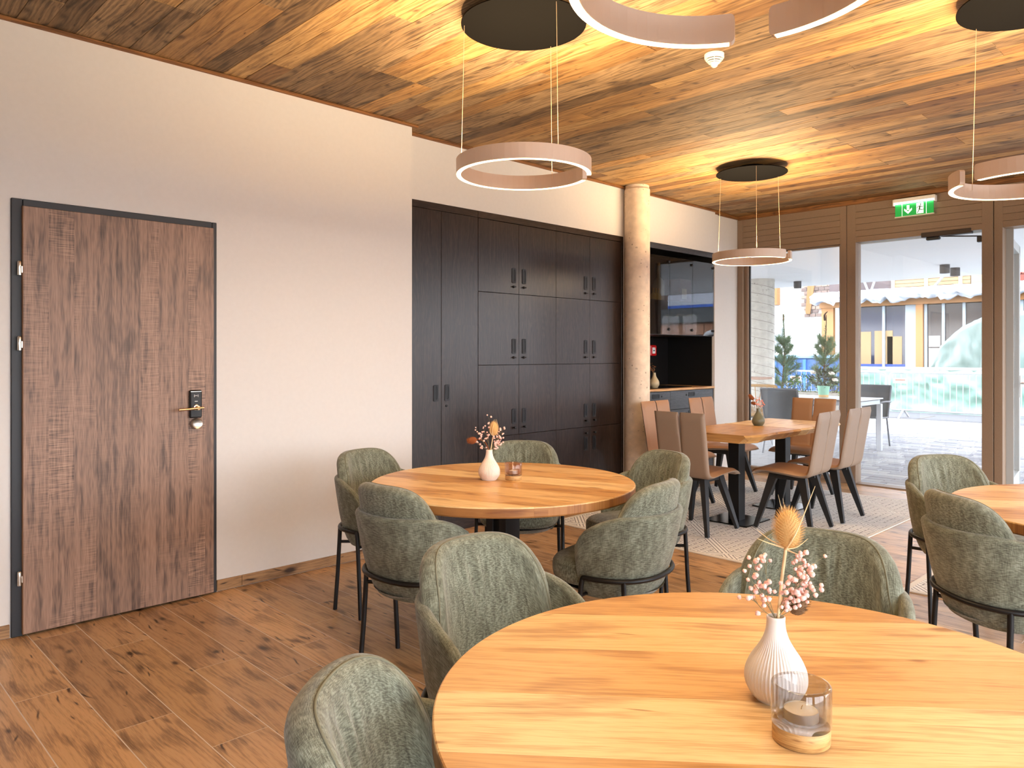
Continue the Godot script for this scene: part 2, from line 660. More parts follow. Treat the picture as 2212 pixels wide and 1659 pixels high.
# ---------------------------------------------------------------- the room
func room() -> void:
	# floor: grout bed and plank tiles
	var fl := setting("floor")
	part("grout_bed", lohi(Vector3(-4.9, -0.25, FZ - 0.06), Vector3(2.6, -0.0007, 2.7)), M.grout, fl)
	var joints := {3: -3.346, 4: -2.847, 5: -2.505, 6: -3.166, 7: -2.846, 8: -3.10, 9: -3.307, 10: -3.556, 11: -4.039, 2: -2.742}
	var rest := shape()
	var pitch := 0.2012
	for k in range(-14, 40):
		var z1 := -0.042 - pitch * k
		var z0 := z1 - pitch
		if z0 < FZ + 0.01 and z1 > FZ:
			z0 = FZ
		if z1 <= FZ + 0.02 or z1 > 2.45:
			continue
		var j0: float = joints[k] if joints.has(k) else -3.0 + rng.randf_range(-0.58, 0.58)
		var first: float = j0 - 1.165 * ceil((j0 + 4.9) / 1.165)
		var x: float = first
		while x < 2.3:
			var a := maxf(x, -4.9)
			var b := minf(x + 1.165, 2.3)
			x += 1.165
			if b - a < 0.02:
				continue
			var cx := (a + b) * 0.5
			var cz := (z0 + z1) * 0.5
			var depth := -cx * 0.7134 - cz * 0.7008
			var side := cx * 0.7008 - cz * 0.7134
			var seen := depth > 0.9 and absf(side) < depth * 0.70 + 0.7
			grain(0, Vector2(1 / 2.6, 1 / 0.8), Vector2(-a / 2.6 + rng.randf() * 0.5, -z0 / 0.8 + rng.randf() * 0.74))
			var lo := Vector3(a + 0.002, -0.012, z0 + 0.0022)
			var hi := Vector3(b - 0.002, 0.0, z1 - 0.0022)
			if seen:
				part("tile", lohi(lo, hi), M.tiles[rng.randi() % 4], fl)
			else:
				box(rest, (lo + hi) * 0.5, hi - lo)
	part("tiles_beyond", rest, M.tiles[0], fl).set_meta("kind", "stuff")

	# ceiling: slab with reclaimed boards below it
	var ce := setting("ceiling")
	part("slab", lohi(Vector3(-4.9, CEIL + 0.012, FZ - 0.2), Vector3(2.6, CEIL + 0.25, 2.7)), M.frame_dark, ce)
	var far := shape()
	var w := 0.1225
	for k in 84:
		var z1 := 2.4 - 0.017 - w * k
		var z0 := maxf(z1 - w, FZ)
		if z1 < FZ + 0.01:
			break
		var x: float = -4.9 + [0.18, 1.42, 0.80, 2.04, 0.49][rng.randi() % 5] - 1.86
		while x < 2.3:
			var l: float = [1.86, 2.48, 1.24, 1.86][rng.randi() % 4]
			var a := maxf(x, -4.9)
			var b := minf(x + l, 2.3)
			x += l
			if b - a < 0.05:
				continue
			var cx := (a + b) * 0.5
			var cz := (z0 + z1) * 0.5
			var depth := -cx * 0.7134 - cz * 0.7008
			var side := cx * 0.7008 - cz * 0.7134
			var seen := depth > 1.2 and absf(side) < depth * 0.72 + 1.0
			var lean := rng.randf_range(0.0, 0.003)
			grain(0, Vector2(1 / 2.6, 1 / 0.8), Vector2(-a / 2.6 + rng.randf() * 0.05, -z0 / 0.8 + rng.randf() * 0.84))
			var lo := Vector3(a + 0.0008, CEIL - lean, z0 + 0.0008)
			var hi := Vector3(b - 0.0008, CEIL + 0.014, z1 - 0.0008)
			if seen:
				part("board", lohi(lo, hi, 0.0012), M.boards[[0, 0, 1, 1, 2, 3, 4, 4, 5, 5, 6][rng.randi() % 11]], ce)
			else:
				box(far, (lo + hi) * 0.5, hi - lo)
	part("boards_beyond", far, M.boards[1], ce).set_meta("kind", "stuff")

	# walls
	var wl := setting("wall_left")
	part("plaster", lohi(Vector3(-4.9, -0.02, -0.833), Vector3(WA, CEIL + 0.01, 2.6)), M.wall, wl)
	part("plaster", lohi(Vector3(-4.9, 2.03, -1.722), Vector3(WA, CEIL + 0.01, -0.833)), M.wall, wl)
	part("plaster", lohi(Vector3(-4.9, -0.02, -3.10), Vector3(WA, CEIL + 0.01, -1.722)), M.wall, wl)
	part("plaster", lohi(Vector3(-4.9, -0.02, -1.722), Vector3(-4.30, 2.03, -0.833)), M.wall, wl)
	part("plaster", lohi(Vector3(-4.9, 2.418, -5.66), Vector3(WB, CEIL + 0.01, -3.10)), M.wall, setting("wall_recess"))
	part("plaster", lohi(Vector3(-4.9, -0.02, -6.05), Vector3(WB, CEIL + 0.01, -5.664)), M.wall, setting("wall_pier"))
	part("plaster", lohi(Vector3(-4.9, 2.418, -7.29), Vector3(WB, CEIL + 0.01, -6.05)), M.wall, setting("wall_over_niche"))
	part("plaster", lohi(Vector3(-4.9, -0.02, -7.36), Vector3(WB, CEIL + 0.01, -7.29)), M.wall, setting("wall_niche_side"))
	part("plaster", lohi(Vector3(-4.9, -0.02, FZ - 0.2), Vector3(WB - 0.025, CEIL + 0.01, -7.36)), M.wall, setting("wall_corner"))
	part("plaster", lohi(Vector3(-5.2, -0.02, FZ - 0.2), Vector3(-4.9, CEIL + 0.01, -3.10)), M.wall, setting("wall_niche"))
	var wr := setting("wall_right")
	part("plaster", lohi(Vector3(2.3, -0.02, FZ - 0.2), Vector3(2.6, 0.12, 2.6)), M.wall, wr)
	part("plaster", lohi(Vector3(2.3, 2.45, FZ - 0.2), Vector3(2.6, CEIL + 0.01, 2.6)), M.wall, wr)
	for z in [[-8.02, -7.3], [-5.2, -4.8], [-2.7, -2.3], [-0.2, 0.2], [2.3, 2.6]]:
		part("plaster", lohi(Vector3(2.3, 0.12, z[0]), Vector3(2.6, 2.45, z[1])), M.wall, wr)
	var wb := setting("wall_behind")
	part("plaster", lohi(Vector3(-4.9, -0.02, 2.4), Vector3(2.6, CEIL + 0.01, 2.7)), M.wall, wb)

	# narrow wooden strips between wall and ceiling
	grain(2, Vector2(1 / 2.6, 1 / 0.8), Vector2(0.3, 0.2))
	var t1 := setting("trim_1")
	part("strip", lohi(Vector3(WA, 2.866, -3.14), Vector3(WA + 0.024, CEIL - 0.003, 2.4), 0.002), M.board_trim, t1)
	var t2 := setting("trim_2")
	part("strip", lohi(Vector3(WB, 2.862, -7.36), Vector3(WB + 0.024, CEIL - 0.003, -3.10), 0.002), M.board_trim, t2)
	part("strip", lohi(Vector3(WB - 0.025, 2.845, FZ), Vector3(WB + 0.0, CEIL - 0.003, -7.36), 0.002), M.board_trim, t2)
	part("block", lohi(Vector3(WB, 2.842, -7.37), Vector3(WB + 0.036, CEIL - 0.003, -7.30), 0.002), M.board_trim, t2)
	grain(0, Vector2(1 / 2.6, 1 / 0.8), Vector2(0.1, 0.6))
	var t3 := setting("trim_3")
	part("strip", lohi(Vector3(WB, 2.836, FZ), Vector3(2.3, CEIL - 0.003, FZ + 0.03), 0.002), M.board_trim, t3)

	# baseboard of the same plank tile
	var bb := setting("baseboard_left")
	grain(2, Vector2(1 / 2.6, 1 / 0.8), Vector2(0.2, 0.1))
	var z := -3.10
	for l in [0.16, 1.045, 0.147]:
		part("piece", lohi(Vector3(WA, 0.004, z + 0.001), Vector3(WA + 0.011, 0.063, minf(z + l, -1.752) - 0.001), 0.001), M.skirting, bb)
		z += l
	part("piece", lohi(Vector3(WA, 0.004, -0.778), Vector3(WA + 0.011, 0.063, 0.42), 0.001), M.skirting, bb)
	part("piece", lohi(Vector3(WA, 0.004, 0.422), Vector3(WA + 0.011, 0.063, 1.6), 0.001), M.skirting, bb)

	door_in_left_wall()
	concrete_column()

func door_in_left_wall() -> void:
	var d := setting("door_1")
	d.position = Vector3(WA, 0, 0)
	var fr := shape()
	box(fr, Vector3(-0.06, 1.024, -0.806), Vector3(0.146, 2.048, 0.046), 0.003)
	box(fr, Vector3(-0.06, 1.024, -1.736), Vector3(0.146, 2.048, 0.026), 0.003)
	box(fr, Vector3(-0.06, 2.031, -1.276), Vector3(0.146, 0.034, 0.893), 0.003)
	part("frame", fr, M.frame_dark, d)
	# leaf, its print runs up the height
	var lf := shape()
	grain(1, Vector2(1 / 2.03, -1 / 0.896), Vector2(0.0, -0.826 / 0.896))
	box(lf, Vector3(0.018, 1.012, -1.274), Vector3(0.042, 2.000, 0.896), 0.002)
	var leaf := part("leaf", lf, M.door_face, d)
	part("leaf_edge", lohi(Vector3(-0.003, 0.012, -0.8265), Vector3(0.037, 2.012, -0.8248)), mat(Color(0.50, 0.33, 0.18), 0.5), d)
	for y in [1.72, 1.37, 0.275]:
		var hg := shape()
		lathe(hg, [Vector2(0, -0.032), Vector2(0.0085, -0.032), Vector2(0.0085, -0.032), Vector2(0.0085, 0.006), Vector2(0.0085, 0.006), Vector2(0.0075, 0.007), Vector2(0.0085, 0.008), Vector2(0.0085, 0.008), Vector2(0.0085, 0.028), Vector2(0.006, 0.034), Vector2(0, 0.035)], 14, Vector3(0.035, y, -0.812))
		box(hg, Vector3(0.030, y - 0.005, -0.822), Vector3(0.012, 0.03, 0.014))
		part("hinge", hg, M.steel, d)
	# electronic lock plate, lever and cylinder rose
	var ex := 0.039
	var plate_s := shape()
	box(plate_s, Vector3(ex + 0.011, 1.052, -1.617), Vector3(0.022, 0.150, 0.066), 0.006)
	var lock := part("lock_plate", plate_s, M.black, d)
	part("bezel", lohi(Vector3(ex + 0.0215, 1.118, -1.645), Vector3(ex + 0.023, 1.1205, -1.588)), M.steel, lock)
	var turn := Transform3D(Basis(Vector3.UP, PI / 2), Vector3(ex + 0.0225, 1.097, -1.617))
	text("symbol", "|><|", 0.013, M.white_plastic, lock, turn)
	part("lettering", bx(Vector3(ex + 0.0222, 1.067, -1.617), Vector3(0.0006, 0.0022, 0.016)), M.steel, lock)
	var lv := shape()
	tube(lv, [Vector3(ex + 0.02, 1.032, -1.617), Vector3(ex + 0.058, 1.032, -1.617)], 0.010, 12)
	tube(lv, [Vector3(ex + 0.060, 1.033, -1.642), Vector3(ex + 0.060, 1.026, -1.512)], 0.0065, 12)
	part("lever_handle", lv, M.brass, d)
	var rose := part("handle_rose", lt([Vector2(0, 0), Vector2(0.017, 0), Vector2(0.017, 0), Vector2(0.017, 0.006), Vector2(0.013, 0.008), Vector2(0, 0.008)], 20), M.steel, d, Vector3(ex + 0.02, 1.034, -1.617))
	rose.rotation.z = -PI / 2
	var knob := part("lock_cylinder", lt([Vector2(0, 0), Vector2(0.027, 0), Vector2(0.029, 0.003), Vector2(0.029, 0.028), Vector2(0.027, 0.031), Vector2(0.027, 0.031), Vector2(0.024, 0.029), Vector2(0, 0.028)], 28), M.steel, d, Vector3(ex - 0.001, 0.946, -1.622))
	knob.rotation.z = -PI / 2

func concrete_column() -> void:
	var c := base("concrete_column", Vector3(-4.175, 0, -5.735), 0, "smooth beige concrete column beside the dark locker wall", "column")
	part("shaft", lt([Vector2(0.118, 0), Vector2(0.118, 2.845), Vector2(0.118, 2.845), Vector2(0.114, 2.855), Vector2(0, 2.856)], 48), M.concrete, c)
	part("joint", lt([Vector2(0.110, 2.85), Vector2(0.110, 2.884)], 32), M.concrete, c)

# ---------------------------------------------------------------- the glazed front
func front() -> void:
	var wf := setting("wall_far")
	var zi := FZ
	var zo := FZ - 0.14
	# uprights
	for x in [[-4.30, -4.235], [-3.148, -3.082], [-3.078, -2.99], [-1.876, -1.785], [-1.779, -1.712], [-0.72, -0.56], [0.62, 0.78], [1.8, 1.96], [2.22, 2.3]]:
		part("upright", lohi(Vector3(x[0], 0.0, zo), Vector3(x[1], 2.842, zi), 0.003), M.bronze, wf)
	# header boards
	var bays := [[-4.235, -3.082], [-3.078, -1.785], [-1.779, -0.72], [-0.56, 0.62], [0.78, 1.8], [1.96, 2.22]]
	var lines := [2.452, 2.508, 2.571, 2.634, 2.697, 2.760, 2.842]
	for bay in bays:
		for i in lines.size() - 1:
			part("cladding_board", lohi(Vector3(bay[0] + 0.001, lines[i] + 0.0012, zo), Vector3(bay[1] - 0.001, lines[i + 1] - 0.0012, zi - 0.002 + 0.0005 * (i % 2)), 0.001), M.bronze, wf)
		part("back_panel", lohi(Vector3(bay[0], 2.452, zo - 0.05), Vector3(bay[1], CEIL + 0.2, zo + 0.02)), M.bronze, wf)
	part("sill", lohi(Vector3(-4.30, -0.02, zo), Vector3(-1.876, 0.012, zi + 0.012), 0.003), M.bronze, wf)
	part("sill", lohi(Vector3(-0.56, -0.02, zo), Vector3(2.3, 0.05, zi + 0.012), 0.003), M.bronze, wf)
	# glass
	for w in [[-4.235, -3.148, 1], [-0.56, 0.62, 3], [0.78, 1.8, 4], [1.96, 2.22, 5]]:
		var win := setting("window_%d" % w[2])
		part("pane", lohi(Vector3(w[0] + 0.04, 0.06, zi - 0.080), Vector3(w[1] - 0.02, 2.44, zi - 0.074)), M.pane, win)
		var fr := shape()
		box(fr, Vector3(w[0] + 0.022, 1.25, zi - 0.07), Vector3(0.044, 2.40, 0.06), 0.003)
		box(fr, Vector3(w[1] - 0.011, 1.25, zi - 0.07), Vector3(0.022, 2.40, 0.06), 0.003)
		box(fr, Vector3((w[0] + w[1]) * 0.5, 2.445, zi - 0.07), Vector3(w[1] - w[0], 0.014, 0.06), 0.003)
		box(fr, Vector3((w[0] + w[1]) * 0.5, 0.035, zi - 0.05), Vector3(w[1] - w[0], 0.05, 0.09), 0.003)
		part("frame", fr, M.bronze, win)
		part("gasket", lohi(Vector3(w[0] + 0.044, 0.06, zi - 0.088), Vector3(w[0] + 0.056, 2.44, zi - 0.066)), M.frame_dark, win)
	var d2 := setting("door_2")
	part("pane", lohi(Vector3(-2.985, 0.035, zi - 0.080), Vector3(-1.88, 2.445, zi - 0.074)), M.pane, d2)
	part("edge_seal", lohi(Vector3(-1.885, 0.02, zi - 0.09), Vector3(-1.874, 2.43, zi - 0.06)), M.frame_dark, d2)
	var cl := shape()
	box(cl, Vector3(-2.17, 2.456, zi - 0.035), Vector3(0.42, 0.045, 0.08), 0.004)
	part("closer", cl, mat(Color(0.19, 0.14, 0.12), 0.5), d2)
	part("closer_arm", tb([Vector3(-2.22, 2.435, zi - 0.05), Vector3(-1.89, 2.40, zi - 0.05)], 0.006, 6), M.frame_dark, d2)
	part("arm_bracket", lohi(Vector3(-1.92, 2.345, zi - 0.073), Vector3(-1.876, 2.395, zi - 0.02), 0.003), M.frame_dark, d2)
	part("sensor", bx(Vector3(-2.285, 2.418, zi - 0.035), Vector3(0.12, 0.028, 0.045), 0.008), M.frame_dark, d2)
	# leaf of the next door stands open to the outside
	var d3 := setting("door_3")
	d3.position = Vector3(-1.708, 0, zo)
	d3.rotation.y = deg_to_rad(97.0)
	var lf := shape()
	box(lf, Vector3(0.035, 1.20, 0), Vector3(0.07, 2.38, 0.06), 0.003)
	box(lf, Vector3(0.845, 1.20, 0), Vector3(0.09, 2.38, 0.06), 0.003)
	box(lf, Vector3(0.44, 2.35, 0), Vector3(0.88, 0.08, 0.06), 0.003)
	box(lf, Vector3(0.44, 0.09, 0), Vector3(0.88, 0.16, 0.06), 0.003)
	part("leaf_frame", lf, mat(Color(0.62, 0.62, 0.60), 0.5), d3)
	part("pane", lohi(Vector3(0.07, 0.17, -0.003), Vector3(0.80, 2.31, 0.003)), M.pane, d3)
	var hd := shape()
	for s in [-1, 1]:
		tube(hd, [Vector3(0.845, 1.03, s * 0.03), Vector3(0.845, 1.03, s * 0.08), Vector3(0.73, 1.03, s * 0.08)], 0.009, 10)
		box(hd, Vector3(0.845, 1.0, s * 0.034), Vector3(0.035, 0.22, 0.008), 0.002)
	part("handle", hd, M.steel, d3)
	part("frame_edge", lohi(Vector3(-0.02, 0.0, -0.03), Vector3(0.0, 2.452, 0.05)), mat(Color(0.62, 0.62, 0.60), 0.5), d3)
	# right wall windows
	var n := 6
	for z in [[-7.3, -5.2], [-4.8, -2.7], [-2.3, -0.2], [0.2, 2.3]]:
		var win := setting("window_%d" % n)
		n += 1
		part("pane", lohi(Vector3(2.43, 0.16, z[0] + 0.03), Vector3(2.436, 2.41, z[1] - 0.03)), M.pane, win)
		var fr := shape()
		for q in [z[0] + 0.025, (z[0] + z[1]) * 0.5, z[1] - 0.025]:
			box(fr, Vector3(2.43, 1.285, q), Vector3(0.08, 2.33, 0.05), 0.003)
		for y in [0.145, 2.425]:
			box(fr, Vector3(2.43, y, (z[0] + z[1]) * 0.5), Vector3(0.08, 0.05, z[1] - z[0]), 0.003)
		part("frame", fr, M.bronze, win)
	exit_sign()

func exit_sign() -> void:
	var s := base("exit_sign", Vector3(-2.43, 2.60, FZ + 0.03), 0, "green and white illuminated emergency exit sign below the wooden ceiling", "exit sign")
	var W := 0.36
	part("housing", bx(Vector3(0, 0.205, 0.0), Vector3(W, 0.035, 0.06), 0.004), M.white_plastic, s)
	part("light_bar", bx(Vector3(0, 0.179, 0.008), Vector3(W - 0.01, 0.014, 0.03), 0.003), glow(Color(0.97, 0.98, 1.0), 2.2), s)
	part("end_cap", bx(Vector3(W * 0.5 + 0.004, 0.190, 0), Vector3(0.010, 0.06, 0.055), 0.003), M.white_plastic, s)
	part("end_cap", bx(Vector3(-W * 0.5 - 0.004, 0.190, 0), Vector3(0.010, 0.06, 0.055), 0.003), M.white_plastic, s)
	var pan := part("panel", bx(Vector3(0, 0.112, 0.008), Vector3(W - 0.02, 0.118, 0.006), 0.001), M.sign_green, s)
	part("rim", bx(Vector3(0, 0.048, 0.008), Vector3(W - 0.01, 0.010, 0.007), 0.001), mat(Color(0.85, 0.87, 0.82), 0.3), s)
	for x in [-0.107, 0.107]:
		part("divider", bx(Vector3(x, 0.112, 0.0115), Vector3(0.004, 0.118, 0.001)), M.sign_white, pan)
	# arrow
	var ar := shape()
	var z := 0.0122
	var c := Vector3(-0.053, 0.112, 0)
	var shaft := [Vector3(-0.011, 0.040, z), Vector3(0.011, 0.040, z), Vector3(0.011, -0.005, z), Vector3(-0.011, -0.005, z)]
	var head := [Vector3(-0.034, 0.012, z), Vector3(-0.034, -0.008, z), Vector3(0, -0.042, z), Vector3(0.034, -0.008, z), Vector3(0.034, 0.012, z), Vector3(0, -0.020, z)]
	for f in [shaft, [head[0], head[1], head[2], head[5]], [head[5], head[2], head[3], head[4]]]:
		var g := []
		for p in f:
			g.append(p + c)
		face(ar, g, c + Vector3(0, 0, -1))
	part("arrow", ar, M.sign_white, pan)
	# running figure in a doorway
	part("doorway", bx(Vector3(0.052, 0.112, 0.0115), Vector3(0.062, 0.100, 0.001)), M.sign_white, pan)
	var man := shape()
	var o := Vector3(0.050, 0.112, 0.0135)
	for seg in [[Vector3(0.004, 0.022, 0), Vector3(-0.004, -0.010, 0), 0.0062], [Vector3(0.004, 0.020, 0), Vector3(0.022, 0.008, 0), 0.0032], [Vector3(0.022, 0.008, 0), Vector3(0.030, 0.016, 0), 0.0028], [Vector3(0.002, 0.020, 0), Vector3(-0.018, 0.014, 0), 0.0032], [Vector3(-0.018, 0.014, 0), Vector3(-0.024, 0.0, 0), 0.0028], [Vector3(-0.004, -0.010, 0), Vector3(0.018, -0.018, 0), 0.0038], [Vector3(0.018, -0.018, 0), Vector3(0.036, -0.016, 0), 0.0032], [Vector3(-0.004, -0.010, 0), Vector3(-0.010, -0.030, 0), 0.0038], [Vector3(-0.010, -0.030, 0), Vector3(-0.024, -0.044, 0), 0.0032]]:
		var a: Vector3 = seg[0] + o
		var b: Vector3 = seg[1] + o
		beam(man, a, b, Vector2(seg[2] * 2.0, 0.0012), Vector2(seg[2] * 2.0, 0.0012), Vector3(0, 0, 1).cross(b - a))
	blob(man, o + Vector3(0.008, 0.036, 0), Vector3(0.0068, 0.0068, 0.0012), 12, 6)
	part("running_figure", man, mat(Color(0.0, 0.36, 0.16), 0.6), pan)
	var l := AreaLight3D.new()
	l.name = "sign_light"
	l.area_size = Vector2(0.34, 0.02)
	l.light_energy = 0.035
	l.light_color = Color(0.95, 1.0, 0.92)
	l.shadow_enabled = true
	l.position = Vector3(0, 0.168, 0.012)
	l.rotation.x = -PI / 2
	s.add_child(l)

# ---------------------------------------------------------------- paving, street and roof outside
func outside_ground() -> void:
	var pv := setting("floor_terrace")
	part("bed", lohi(Vector3(-16, -0.30, -16.25), Vector3(9, -0.012, FZ - 0.15)), mat(Color(0.42, 0.42, 0.43), 0.95), pv)
	var stones := []
	for c in [Color(0.70, 0.705, 0.73), Color(0.76, 0.765, 0.78), Color(0.65, 0.655, 0.69), Color(0.80, 0.80, 0.805)]:
		stones.append(tri_planar(mat(c, 0.8, speckle_picture(95, 0.10)), Vector3(1.3, 1.3, 1.3)))
	var shapes := []
	for l in [0.20, 0.26, 0.32]:
		shapes.append(done(bx(Vector3.ZERO, Vector3(l - 0.008, 0.03, 0.152), 0.007)))
	var many := shape()
	var z := FZ - 0.24
	var count := 0
	while z > -16.1:
		var x := -9.0 + rng.randf() * 0.2
		while x < 3.5:
			var k := rng.randi() % 3
			var l: float = [0.20, 0.26, 0.32][k]
			var at := Vector3(x + l * 0.5, -0.016 + rng.randf_range(-0.0025, 0.002), z)
			x += l
			var d := Vector3(at.x, 0, at.z)
			var depth := d.dot(FWD)
			var side := d.dot(RGT)
			var px := 1106.0 + 1621.8 * side / depth
			if count < 300 and px > 1840 and px < 2212:
				var o := part("paver", shapes[k], stones[rng.randi() % 4], pv, at)
				o.rotation.y = rng.randf_range(-0.012, 0.012)
				count += 1
			else:
				box(many, at, Vector3(l - 0.008, 0.03, 0.152), 0.006 if px > 1500 and px < 2300 else 0.0)
		z -= 0.16
	part("pavers_beyond", many, stones[1], pv).set_meta("kind", "stuff")
	part("kerb", lohi(Vector3(-16, -0.2, -16.42), Vector3(9, 0.0, -16.25), 0.01), stones[1], pv)
	var rd := setting("floor_street")
	part("asphalt", lohi(Vector3(-40, -0.3, -60), Vector3(40, -0.02, -16.42)), tri_planar(mat(Color(0.36, 0.36, 0.38), 0.9, speckle_picture(96, 0.2)), Vector3(1, 1, 1)), rd)
	part("side_ground", lohi(Vector3(9, -0.3, -16.42), Vector3(60, -0.02, 30)), mat(Color(0.55, 0.54, 0.52), 0.9), rd)
	part("side_ground", lohi(Vector3(2.6, -0.3, FZ - 0.15), Vector3(9, -0.02, 30)), mat(Color(0.55, 0.54, 0.52), 0.9), rd)
	part("seam", lohi(Vector3(-5.2, -0.02, -17.9), Vector3(-5.16, -0.017, -16.45)), mat(Color(0.28, 0.25, 0.22), 0.9), rd)
	var rf := setting("ceiling_terrace")
	part("soffit", lohi(Vector3(-14, 2.75, -15.5), Vector3(2.3, 3.15, FZ - 0.19)), mat(Color(0.84, 0.84, 0.835), 0.8), rf)
	part("upper_floor", lohi(Vector3(-14, 3.15, -15.3), Vector3(2.6, 6.0, 2.6)), M.white, rf)

# ---------------------------------------------------------------- dark built-in cupboards
func pull_handle(parent: Node, at: Vector3, flat := false) -> void:
	# recessed pull: frame with a rounded slot, on a face that looks to +x
	var w := 0.046
	var h := 0.122
	var fr := shape()
	var n := 32
	var outer := []
	var inner := []
	for i in n:
		var a := TAU * i / n
		var dx := cos(a)
		var dy := sin(a)
		var q: float = 1.0 / maxf(absf(dx) / (w * 0.5), absf(dy) / (h * 0.5))
		outer.append(Vector2(dx, dy) * q)
		var r := 0.0125
		var L := h * 0.5 - 0.012 - r
		var e := Vector2(dx * r, dy * r)
		e.y += L * clampf(dy * 3.0, -1.0, 1.0)
		inner.append(e)
	for i in n:
		var j := (i + 1) % n
		var o0 := Vector3(0.004, outer[i].y, -outer[i].x)
		var o1 := Vector3(0.004, outer[j].y, -outer[j].x)
		var i0 := Vector3(0.003, inner[i].y, -inner[i].x)
		var i1 := Vector3(0.003, inner[j].y, -inner[j].x)
		face(fr, [o0, o1, i1, i0], Vector3(-1, 0, 0))
		face(fr, [o0, o1, o1 - Vector3(0.004, 0, 0), o0 - Vector3(0.004, 0, 0)], Vector3.ZERO)
		face(fr, [i0, i1, i1 - Vector3(0.0025, 0, 0), i0 - Vector3(0.0025, 0, 0)], Vector3(0, (i0.y + i1.y), (i0.z + i1.z)))
	var o := part("handle", fr, M.pull, parent, at)
	var cup := shape()
	box(cup, at + Vector3(0.0003, 0, 0), Vector3(0.0006, 0.094, 0.024))
	var k := part("handle_recess", cup, M.black_metal, parent)
	if flat:
		o.rotation.x = PI / 2
		k.free()
		part("handle_recess", bx(at + Vector3(0.0003, 0, 0), Vector3(0.0006, 0.024, 0.094)), M.black_metal, parent)

func turn_knob(parent: Node, at: Vector3, kind: int) -> void:
	var st: SurfaceTool
	if kind == 0:      # butterfly lock
		st = lt([Vector2(0, 0), Vector2(0.010, 0), Vector2(0.010, 0), Vector2(0.010, 0.006), Vector2(0.006, 0.012), Vector2(0, 0.012)], 14)
		box(st, Vector3(0, 0.014, 0), Vector3(0.009, 0.010, 0.036), 0.003)
	elif kind == 1:    # small round stud
		st = lt([Vector2(0, 0), Vector2(0.006, 0), Vector2(0.006, 0.018), Vector2(0.010, 0.018), Vector2(0.010, 0.018), Vector2(0.010, 0.026), Vector2(0.010, 0.026), Vector2(0.008, 0.028), Vector2(0, 0.028)], 14)
	else:              # key lock
		st = lt([Vector2(0, 0), Vector2(0.010, 0), Vector2(0.010, 0), Vector2(0.010, 0.004), Vector2(0.007, 0.005), Vector2(0, 0.004)], 14)
	var o := part("lock", st, M.pull, parent, at)
	o.rotation.z = -PI / 2

func cupboard_door(parent: Node, z0: float, z1: float, y0: float, y1: float, m: Material, handle_z: float, handle_y: float, lock_y: float, kind: int) -> void:
	grain(1, Vector2(1 / 2.6, 1 / 0.8), Vector2(rng.randf(), rng.randf()))
	var d := part("door", lohi(Vector3(WB - 0.02, y0 + 0.0016, z0 + 0.0016), Vector3(WB, y1 - 0.0016, z1 - 0.0016), 0.0012), m, parent)
	if handle_y > 0:
		pull_handle(d, Vector3(WB, handle_y, handle_z))
	if lock_y > 0:
		turn_knob(d, Vector3(WB, lock_y, handle_z + 0.004), kind)

func cupboards() -> void:
	# tall cupboard with two full-height doors
	var t := base("wardrobe_cabinet", Vector3.ZERO, 0, "tall dark wood cupboard with two full-height doors beside the lockers", "cabinet")
	part("body", lohi(Vector3(-4.86, 0.0, -3.838), Vector3(WB - 0.021, 2.366, -3.11)), M.black, t)
	grain(2, Vector2(1 / 2.6, 1 / 0.8), Vector2(0.1, 0.3))
	part("fascia", lohi(Vector3(WB - 0.02, 2.367, -3.838), Vector3(WB + 0.001, 2.417, -3.11), 0.001), M.wenge, t)
	part("plinth", lohi(Vector3(WB - 0.04, 0.0, -3.838), Vector3(WB - 0.0205, 0.10, -3.11)), M.wenge, t)
	cupboard_door(t, -3.479, -3.11, 0.10, 2.366, M.wenge, -3.426, 1.036, -1, 0)
	cupboard_door(t, -3.840, -3.479, 0.10, 2.366, M.wenge, -3.532, 1.036, 0.940, 2)
	# two blocks of eight lockers
	var cols := [[-4.282, -3.841], [-4.728, -4.282], [-5.174, -4.728], [-5.632, -5.174]]
	var rows := [0.10, 0.675, 1.235, 1.801, 2.364]
	for b in 2:
		var lab := "dark wood locker block with eight doors next to the full-height cupboard doors" if b == 0 else "dark wood locker block with eight doors next to the concrete column"
		var k := base("locker_cabinet", Vector3.ZERO, 0, lab, "cabinet")
		var za: float = cols[b * 2 + 1][0]
		var zb: float = cols[b * 2][1]
		part("body", lohi(Vector3(-4.86, 0.0, za + 0.001), Vector3(WB - 0.021, 2.366, zb - 0.001)), M.black, k)
		grain(2, Vector2(1 / 2.6, 1 / 0.8), Vector2(0.4 * b, 0.5))
		part("fascia", lohi(Vector3(WB - 0.02, 2.367, za), Vector3(WB + 0.001, 2.417, zb - 0.0005), 0.001), M.wenge, k)
		part("plinth", lohi(Vector3(WB - 0.04, 0.0, za), Vector3(WB - 0.0205, 0.10, zb)), M.wenge, k)
		if b == 1:
			part("side_strip", lohi(Vector3(WB - 0.02, 0.0, -5.66), Vector3(WB + 0.001, 2.417, -5.634), 0.001), M.wenge, k)
		for side in 2:
			var c: Array = cols[b * 2 + side]
			var hz: float = c[0] + 0.058 if side == 0 else c[1] - 0.058
			for r in 4:
				var y0: float = rows[r]
				var hy: float = y0 + 0.148 if r > 0 else rows[1] - 0.145
				var ly: float = y0 + 0.058 if r > 0 else rows[1] - 0.052
				cupboard_door(k, c[0], c[1], y0, rows[r + 1], M.wenge, hz, hy, ly, 0 if r > 1 else 1)

